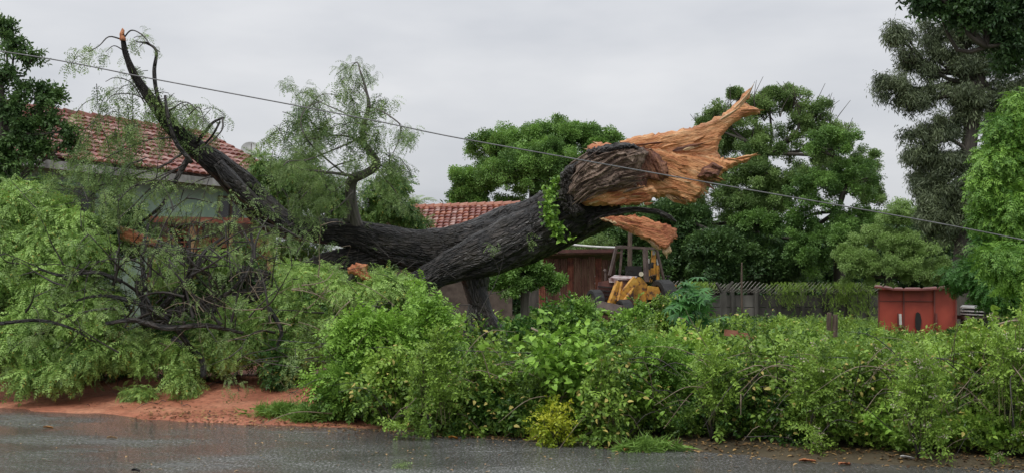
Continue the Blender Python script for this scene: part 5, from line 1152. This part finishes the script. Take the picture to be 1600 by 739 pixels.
# trees behind the houses
for lb, x, D, y0, r, key in (('dark green tree low behind the green house by the satellite dish', 470, 40, 300, 40, 'dark'), ('leafy tree between the two roofs behind the trunk', 600, 38, 330, 30, 'mid'), ('bushy tree over the far orange roof end', 880, 40, 385, 50, 'mid'), ('spreading bush hanging beside the trunk over the shed', 820, 30, 425, 34, 'round')):
    b0 = gp(x, D); tree('', lb, b0, [b0, P(x, 430, D), P(x, y0 + 10, D)], [.14, .12, .07], [bl(x, y0, D, r), bl(x - r * .9, y0 + 20, D, r * .8), bl(x + r * .9, y0 + 15, D, r * .8)], key, (.2, .4), 22, .05, tint=(0, 1))

# ------------------------------------------------------------------ undergrowth
def heightfield(x, y):
    n = fbm(np.stack([x * .55, y * .55, 0 * x], -1), 3); m = fbm(np.stack([x * 1.9 + 7, y * 1.4, 0 * x], -1), 2); return .12 + .5 * ss(.3, .7, n) + .5 * ss(.45, .75, m)
def under(name, key, n, x0, x1, d0, d1, s, tint, hs=1.0, low=.35, label=None, near=1.0):
    """plants over the lot: points between the ground and an uneven top, most of them near it"""
    d = d0 + (d1 - d0) * rng.random(n) ** near; x = rng.uniform(x0, x1, n) * (1 + d / 14); y = EDGE(x) + d * 1.09
    k = (y > 9) & (np.abs(x) < y * .62 + 2) & (x > -1.5 + .06 * d + .5 * noise3(np.stack([y, y * 0, y * 0], -1))) & (d > .7 * noise3(np.stack([x * 1.1, x * 0, x * 0 + 9], -1)) - .1); x, y, d = x[k], y[k], d[k]; m_ = len(x)
    h = heightfield(x, y) * hs * (1 - .5 * ss(14, 20, y)) * (.45 + .55 * ss(0, 1.2, d)); g = hgt(x, y)
    z = g + h * (low + (1 - low) * rng.random(m_) ** .5)
    o_ = np.stack([rng.normal(0, .7, m_), rng.normal(-.35, .6, m_), rng.uniform(0, 1.2, m_)], -1)
    tt = tint[0] + (tint[1] - tint[0]) * (fbm(np.stack([x * .9, y * .9, z], -1), 2) * 1.2 - .1 + rng.normal(0, .12, m_))
    o = scatter(name, key, np.stack([x, y, z], -1), o_, rng.uniform(s[0], s[1], m_), tt); tag(o, label, 'undergrowth'); o['kind'] = 'stuff'; return o
under('undergrowth', 'ov', 17000, -3, 9, .1, 9, (.14, .28), (-.2, 1.25), 1.15, .03, 'tangle of leafy weeds filling the verge and the lot', near=1.7)
under('field_weeds', 'ov_small', 15000, -2, 8, 5, 34, (.22, .42), (.0, 1.3), .9, .2, 'low weeds covering the empty lot as far as the wall')
under('field_grass', 'grass', 9000, -2, 8, 2, 34, (.3, .6), (.1, 1.2), .6, .0, 'tall grass among the weeds of the lot')
under('verge_weeds', 'ov_small', 7500, -3, 9, -.34, 1.2, (.10, .20), (-.1, 1.2), .62, .0, 'low trailing weeds along the foot of the thicket at the road edge', near=1.0)
nc = 260; cx = rng.uniform(-3, 20, nc); cy = rng.uniform(14.5, 34, nc); ok = (np.abs(cx) < cy * .6) & (cx > -1.5); cx, cy = cx[ok], cy[ok]; P_, D_, T_ = [], [], []
for x_, y_ in zip(cx, cy):
    hh = R.uniform(.45, 1.0) * (1 if y_ < 20 else .8) * (.5 if .30 < x_ / y_ < .42 else 1); g_ = float(hgt(x_, y_)); p, o_ = blob((x_, y_, g_ + hh * .45), (R.uniform(.25, .6), .4, hh * .5), 34, .3, .3, -.2); P_.append(p); D_.append(o_); T_.append(np.full(34, R.uniform(-.3, 1.3)))
P_ = np.concatenate(P_); n = len(P_); o = scatter('tall_weeds', 'ov', P_, np.concatenate(D_), rng.uniform(.2, .36, n), np.concatenate(T_) + rng.normal(0, .15, n)); tag(o, 'scattered clumps of taller weeds standing out of the low growth in the lot', 'weeds')
under('creeping_vines', 'ov_vine', 6500, -3, 9, .3, 7, (.14, .26), (.1, 1.1), 1.08, .3, 'creeping vine shoots over the roadside weeds', near=1.4)

def shrub(label, x, ytop, ybase, D, rpx, key, s, tint, dens=1.0, name='shrub', cat='shrub', stems=3, group=None, droop=.1, fl=0):
    g = gp(x, D); t_ = thing(name, label, cat, tuple(g), group)
    top = P(x, ytop, D).z; h = max(.3, top - g.z); r = rpx * PX(D)
    lm = MB(); P_, D_, T_ = [], [], []
    for k in range(stems):
        a = R.uniform(0, 6.28); q = g + V(math.cos(a) * r * .6, math.sin(a) * r * .5, h * R.uniform(.6, .95)); lm.tube([g, g.lerp(q, .5) + rv(.05), q], [.011, .009, .005], seg=5, step=.12)
    par('stems', lm, M['bark_twig'], t_, smooth=True)
    nb = max(3, int(h / .35)); per = int(dens * 170 * (r / .6) ** 1)
    for k in range(nb):
        zz = h * (k + .35) / nb; rr = r * (1.15 - .6 * (zz / h) ** 2) ; p, o_, tt, _ = clumped((g.x + R.gauss(0, .22 * r), g.y + R.gauss(0, .15), g.z + zz), (rr, rr * .75, h / nb * .9), max(4, per // 15), 12, subr=.3, droop=droop, up=.35)
        P_.append(p); D_.append(o_); T_.append(tt)
    # canes that arch out of the mass
    cm = MB()
    for k in range(int(18 * dens)):
        q0 = g + V(R.uniform(-.6, .6) * r, R.uniform(-.5, .2) * r, h * R.uniform(.2, .5)); an = R.uniform(0, 6.28); rise = h * R.uniform(.35, .8) * (1 if k % 3 else .6); out = R.uniform(.15, .7) * max(.35, r)
        q1 = q0 + V(math.cos(an) * out * .45, -abs(math.sin(an)) * out * .4, rise); q2 = q0 + V(math.cos(an) * out, -abs(math.sin(an)) * out * .8, rise * R.uniform(.55, 1.15))
        c_, _ = spline([q0, q1, q2], [.006, .004, .002], .07); cm.tube([Vector(tuple(q)) for q in c_], list(np.linspace(.006, .002, len(c_))), seg=4, smooth=False)
        m_ = c_[len(c_) // 4:]; P_.append(m_ + rng.normal(0, .015, m_.shape)); D_.append(np.stack([rng.normal(math.cos(an) * .5, .6, len(m_)), rng.normal(-.3, .5, len(m_)), rng.normal(.1, .5, len(m_))], -1)); T_.append(np.full(len(m_), R.uniform(.5, 1.25)))
    par('canes', cm, M['cane'], t_, smooth=True)
    P_ = np.concatenate(P_); P_[:, 2] = np.maximum(P_[:, 2], g.z + .03); n = len(P_); T_ = np.concatenate(T_)
    scatter('foliage', key, P_, np.concatenate(D_), rng.uniform(s[0], s[1], n), tint[0] + (tint[1] - tint[0]) * (T_ * .7 + rng.random(n) * .3), t_)
    if fl:
        ii = rng.integers(0, n, fl); scatter('flowers', 'flower', P_[ii] + [0, -.06, .03], np.tile([0, -1., .5], (fl, 1)), rng.uniform(.04, .08, fl), rng.uniform(0, 1, fl), t_)
    return t_
SH = [
 ('feathery shrub at the left end of the thicket beside the red clay', 562, 514, 650, 14.90, 40, 'pin_shrub', (.2, .32), (.1, 1)),
 ('feathery shrub rising in front of the forked foot of the trunk', 600, 500, 665, 14.90, 46, 'pin_shrub', (.2, .32), (.2, 1.1)),
 ('tall feathery shrub just left of the dark trunk foot', 676, 486, 670, 15.20, 30, 'pin_shrub', (.2, .32), (.2, 1.2)),
 ('leafy shrub low on the verge beneath the tall feathery ones', 606, 565, 665, 14.10, 46, 'ov', (.14, .24), (0, 1)),
 ('leafy verge shrub under the trunk fork', 680, 546, 675, 13.20, 40, 'ov_small', (.18, .3), (.1, 1)),
 ('dense shrub with small leaves right of the trunk foot', 765, 577, 685, 13.70, 46, 'ov', (.14, .24), (-.35, .8)),
 ('dark glossy climber mound in front of the rusty shed', 870, 492, 640, 15.50, 60, 'ov_vine', (.16, .26), (-.4, .5)),
 ('bushy climber mound before the digger', 950, 514, 640, 15.30, 50, 'ov_vine', (.16, .26), (-.1, .8)),
 ('small-leaved shrub behind the yellow-green bush', 850, 582, 690, 13.50, 56, 'ov_small', (.18, .3), (.0, .9)),
 ('shrub on the verge just right of the yellow-green bush', 945, 589, 690, 12.40, 38, 'ov', (.14, .24), (-.2, .8)),
 ('feathery light shrub below the brick pieces', 1030, 547, 690, 13.30, 56, 'pin_shrub', (.16, .28), (-.2, .8)),
 ('spindly shrub with upright shoots left of the old post', 1110, 573, 695, 12.40, 40, 'ov_small', (.18, .3), (-.1, 1.1)),
 ('leafy shrub right below the old wooden post', 1200, 560, 705, 12.60, 64, 'ov', (.14, .24), (-.35, .8)),
 ('tall shrub with pale flowers in front of the old post', 1275, 567, 712, 11.80, 42, 'ov_small', (.18, .28), (.2, 1.0)),
 ('flowering shrub standing below the left corner of the red box', 1350, 566, 715, 12.10, 66, 'ov', (.13, .22), (-.2, .8)),
 ('flowering shrub that reaches up before the red box', 1430, 570, 720, 11.20, 36, 'ov_small', (.17, .28), (.3, 1.1)),
 ('tall leafy shrub covering the right corner of the red box', 1513, 532, 725, 11.80, 42, 'ov', (.13, .22), (.1, 1.1)),
 ('drooping shrub in the bottom right corner of the view', 1575, 526, 728, 11.20, 60, 'ov_small', (.17, .28), (0, 1)),
 ('shrub cut by the right edge of the view', 1650, 524, 730, 11.30, 60, 'ov', (.14, .24), (0, 1)),
]
for i, (lb, x, yt, yb, D, rp, key, s, ti) in enumerate(SH): shrub(lb, x, yt, yb, D, rp, key, s, ti, fl=(22 if i in (12, 13, 17) else 40 if i in (14, 15, 16) else 0), dens=1.0)
shrub('yellow-green bush glowing at the foot of the thicket by the road', 866, 640, 688, 12.45, 30, 'ov_yellow', (.10, .17), (-.3, .8), name='yellow_bush', dens=.9)
# heart-leaved vine mound
hv = thing('heart_leaf_vine', 'light green heart-leaved vine sprawling over the thicket above the yellow-green bush', 'vine', tuple(gp(890, 13)))
n = 420; xs_ = rng.normal(905, 46, n); ys_ = 560 + (xs_ - 860) * .25 + rng.normal(0, 26, n); P_ = np.array([tuple(P(x, y, 12.85 + rng.normal(0, .12))) for x, y in zip(xs_, ys_)])
scatter('leaves', 'heart', P_, np.stack([rng.normal(0, .6, n), rng.normal(-.7, .3, n), rng.normal(-.2, .4, n)], -1), rng.uniform(.1, .17, n), rng.uniform(.4, 1.3, n), hv, roll=1.2)
# castor-like plant by the digger
shrub('low bush hiding the wheels of the digger', 985, 489, 520, 30, 40, 'ov_vine', (.2, .34), (-.3, .9))
shrub('bush between the digger and the fan-leaved plant', 1045, 480, 520, 27, 22, 'ov', (.2, .34), (-.2, .9))
shrub('bush in front of the rusty shed wall left of the digger', 902, 482, 520, 27, 26, 'pin_shrub', (.24, .4), (-.3, .8))
cp = thing('fan_leaf_plant', 'broad fan-leaved plant standing right of the digger', 'plant', tuple(gp(1080, 22)))
mb = MB()
for k in range(7):
    q = P(1080 + R.uniform(-26, 26), 470 + R.uniform(-14, 30), 22 + R.uniform(-.3, .3)); mb.tube([gp(1080, 22), gp(1080, 22).lerp(q, .6) + V(0, 0, .1), q], [.02, .014, .008], seg=5)
par('stems', mb, M['bark_twig'], cp, smooth=True)
n = 70; P_ = np.array([tuple(P(1080 + rng.normal(0, 17), 476 + rng.normal(0, 15), 22 + rng.normal(0, .25))) for _ in range(n)])
scatter('leaves', 'fan', P_, np.stack([rng.normal(0, .7, n), rng.normal(-.5, .4, n), rng.normal(0, .4, n)], -1), rng.uniform(.18, .34, n), rng.uniform(0, 1.2, n), cp)
# small tufts
def tuft(label, x, y, D, rpx, n, key, s, name='green_tuft', ti=(.3, 1.2)):
    c = P(x, y, D); g = float(hgt(c.x, c.y)); t_ = thing(name, label, 'plant', (c.x, c.y, g)); r = rpx * PX(D)
    P_ = np.stack([c.x + rng.normal(0, r * .5, n), c.y + rng.normal(0, r * .3, n), g + rng.random(n) * .12], -1); P_[:, 2] = np.maximum(P_[:, 2], hgt(P_[:, 0], P_[:, 1]) + .02)
    scatter('leaves', key, P_, np.stack([rng.normal(0, 1, n), rng.normal(-.3, 1, n), rng.uniform(.1, .9, n)], -1), rng.uniform(s[0], s[1], n), rng.uniform(*ti, n), t_)
tuft('small green sprig lying alone on the red clay', 214, 620, 16.6, 24, 46, 'pin', (.16, .26))
tuft('grassy weed patch on the road edge at the end of the red clay', 440, 657, 14.9, 34, 150, 'grass', (.12, .24))
tuft('low weeds at the road edge beside the thicket', 490, 655, 14.6, 30, 200, 'grass', (.12, .26))
tuft('broken green twig lying on the wet road', 628, 722, 10.9, 20, 22, 'pin_thin', (.08, .14))
tuft('grass tuft by the litter below the yellow-green bush', 1010, 668, 12.1, 34, 160, 'grass', (.12, .26))
mb = MB()
for k in range(60):
    x = R.uniform(-7.8, -2.4); y = EDGE(x) + R.uniform(.5, 3.5); z = float(hgt(x, y)) + .012; an = R.uniform(0, 6.28); ln = R.uniform(.08, .35)
    mb.tube([(x, y, z), (x + math.cos(an) * ln * .5, y + math.sin(an) * ln * .5, z + .02), (x + math.cos(an) * ln, y + math.sin(an) * ln, float(hgt(x + math.cos(an) * ln, y + math.sin(an) * ln)) + .01)], [.006, .005, .003], seg=4, step=.08)
tag(mb.build('fallen_twigs', M['bark_twig'], kind='stuff'), 'small broken twigs scattered over the red clay', 'twigs')
# dry stalks and bare shoots tangled through the thicket
mb = MB(); mb2 = MB(); LT = []
for k in range(230):
    x = R.uniform(510, 1600); D = np.interp(x, [510, 1600], [14.0, 10.9]) + R.uniform(-.1, .8); yb = R.uniform(560, 690); q = P(x, yb, D); q.z = max(q.z, .15); an = R.uniform(0, 6.28); ln = R.uniform(.4, 1.1); up = R.uniform(-.3, 1.0)
    d = V(math.cos(an), -abs(math.sin(an)) * .35, up).normalized(); p1 = q + d * ln * .5 + V(0, 0, .06); p2 = q + d * ln + V(R.gauss(0, .08), 0, -R.uniform(.05, .3)); w_ = R.uniform(.003, .007)
    (mb if k % 2 else mb2).tube([q, p1, p2], [w_, w_ * .8, w_ * .3], seg=4, step=.1)
    if k % 3 == 0: LT += [(p1, d), (p2, d), (p1.lerp(p2, .5), d)]
tag(mb.build('dry_stalks', M['bark_pale'], kind='stuff'), 'dry pale stalks tangled through the roadside thicket', 'dry stalks'); tag(mb2.build('bare_shoots', M['bark_twig'], kind='stuff'), 'dark bare shoots sticking out of the roadside thicket', 'shoots')
# litter
n = 3000; x = rng.uniform(-5.2, 7, n); d = rng.normal(.15, .30, n); y = EDGE(x) + d; z = np.maximum(hgt(x, y), 0) + .012
o = scatter('leaf_litter', 'litter', np.stack([x, y, z], -1), np.stack([rng.normal(0, 1, n), rng.normal(0, 1, n), rng.normal(0, .12, n)], -1), rng.uniform(.02, .07, n), rng.uniform(-.3, 1.2, n), roll=.3); tag(o, 'dead leaves washed up along the road edge', 'leaf litter'); o['kind'] = 'stuff'
n = 620; x = rng.uniform(-8, 7, n); y = EDGE(x) - rng.random(n) ** 1.5 * 4.5
o = scatter('floating_leaves', 'litter', np.stack([x, y, np.full(n, .008)], -1), np.stack([rng.normal(0, 1, n), rng.normal(0, 1, n), rng.normal(0, .03, n)], -1), rng.uniform(.015, .06, n), rng.uniform(-.4, 1.6, n), roll=.05); tag(o, 'scattered leaves and bits on the wet road', 'leaf litter'); o['kind'] = 'stuff'
n = 1500; x = rng.uniform(-8.5, -2, n); y = EDGE(x) + rng.uniform(.3, 5, n); z = hgt(x, y) + .008
o = scatter('clay_debris', 'litter', np.stack([x, y, z], -1), np.stack([rng.normal(0, 1, n), rng.normal(0, 1, n), rng.normal(0, .1, n)], -1), rng.uniform(.01, .06, n) * rng.random(n) ** .3, rng.uniform(-.5, 1.2, n), roll=.3); tag(o, 'bits of bark and leaves strewn over the red clay', 'debris'); o['kind'] = 'stuff'
def scrap(label, x, y, D, ln, wd, mat, name='bark_scrap', cat='debris', rz=0):
    c = P(x, y, D); z = max(float(hgt(c.x, c.y)), 0) + .02; mb = MB(); n = 7; v = []; f = []
    for i in range(n):
        t_ = i / (n - 1); w_ = wd * math.sin(math.pi * (t_ * .9 + .05)) ** .5
        for s in (-1, 0, 1): v.append(((t_ - .5) * ln, s * w_ / 2 * R.uniform(.6, 1.3), .006 * math.sin(t_ * 5) + (.010 * abs(s)) + R.uniform(0, .006)))
    m_ = len(v); v += [(a, b_, cc - .012) for a, b_, cc in v]
    for i in range(n - 1):
        for s in range(2): q = i * 3 + s; f += [(q, q + 3, q + 4, q + 1), (q + m_, q + 1 + m_, q + 4 + m_, q + 3 + m_)]
    mb.add(v, f); o = mb.build(name, M[mat], smooth=True); o.location = (c.x, c.y, z); o.rotation_euler = (0, 0, rz); tag(o, label, cat)
scrap('orange-brown bark scrap on the road edge below the flowering shrubs', 1262, 722, 11.2, .17, .09, 'wood_red')
scrap('second orange bark scrap nearer the corner of the road edge', 1320, 727, 11.0, .13, .08, 'wood_red', rz=.3)
scrap('white crumpled scrap under the flowering shrub', 1418, 720, 11.2, .14, .05, 'white', 'paper_scrap', 'litter', rz=-.4)
scrap('yellow leaf floating near the middle of the road edge', 708, 684, 13.0, .11, .06, 'yellow', 'yellow_leaf', 'leaf')
scrap('yellow leaf at the left edge of the wet road', 75, 668, 14.0, .12, .05, 'yellow', 'yellow_leaf', 'leaf')
scrap('pale brown strip floating on the road left of centre', 175, 683, 13.0, .12, .02, 'wood_pale', rz=.1)
scrap('brown curled bark by the green tuft beneath the yellow-green bush', 985, 690, 12.0, .18, .08, 'wood_red', rz=.7)
scrap('dark wet bark piece on the road at the lower left', 212, 735, 10.6, .08, .04, 'bark')
for lb, x0, y0, x1, y1, D in (('long pale stick leaning in the weeds left of the heart-leaved vine', 830, 512, 895, 552, 13.2), ('pale curved stick in the vines below the digger', 905, 550, 968, 580, 12.9), ('white broken stick among the weeds by the fan-leaved plant', 1060, 496, 1075, 505, 20), ('bare grey branch poking out at the right edge', 1555, 508, 1602, 500, 12)):
    mb = MB(); mb.tube([P(x0, y0, D), P((x0 + x1) / 2, (y0 + y1) / 2 - 3, D - .05), P(x1, y1, D)], [.013, .012, .008], seg=6, step=.1); tag(mb.build('stick', M['bark_pale'], smooth=True), lb, 'stick')
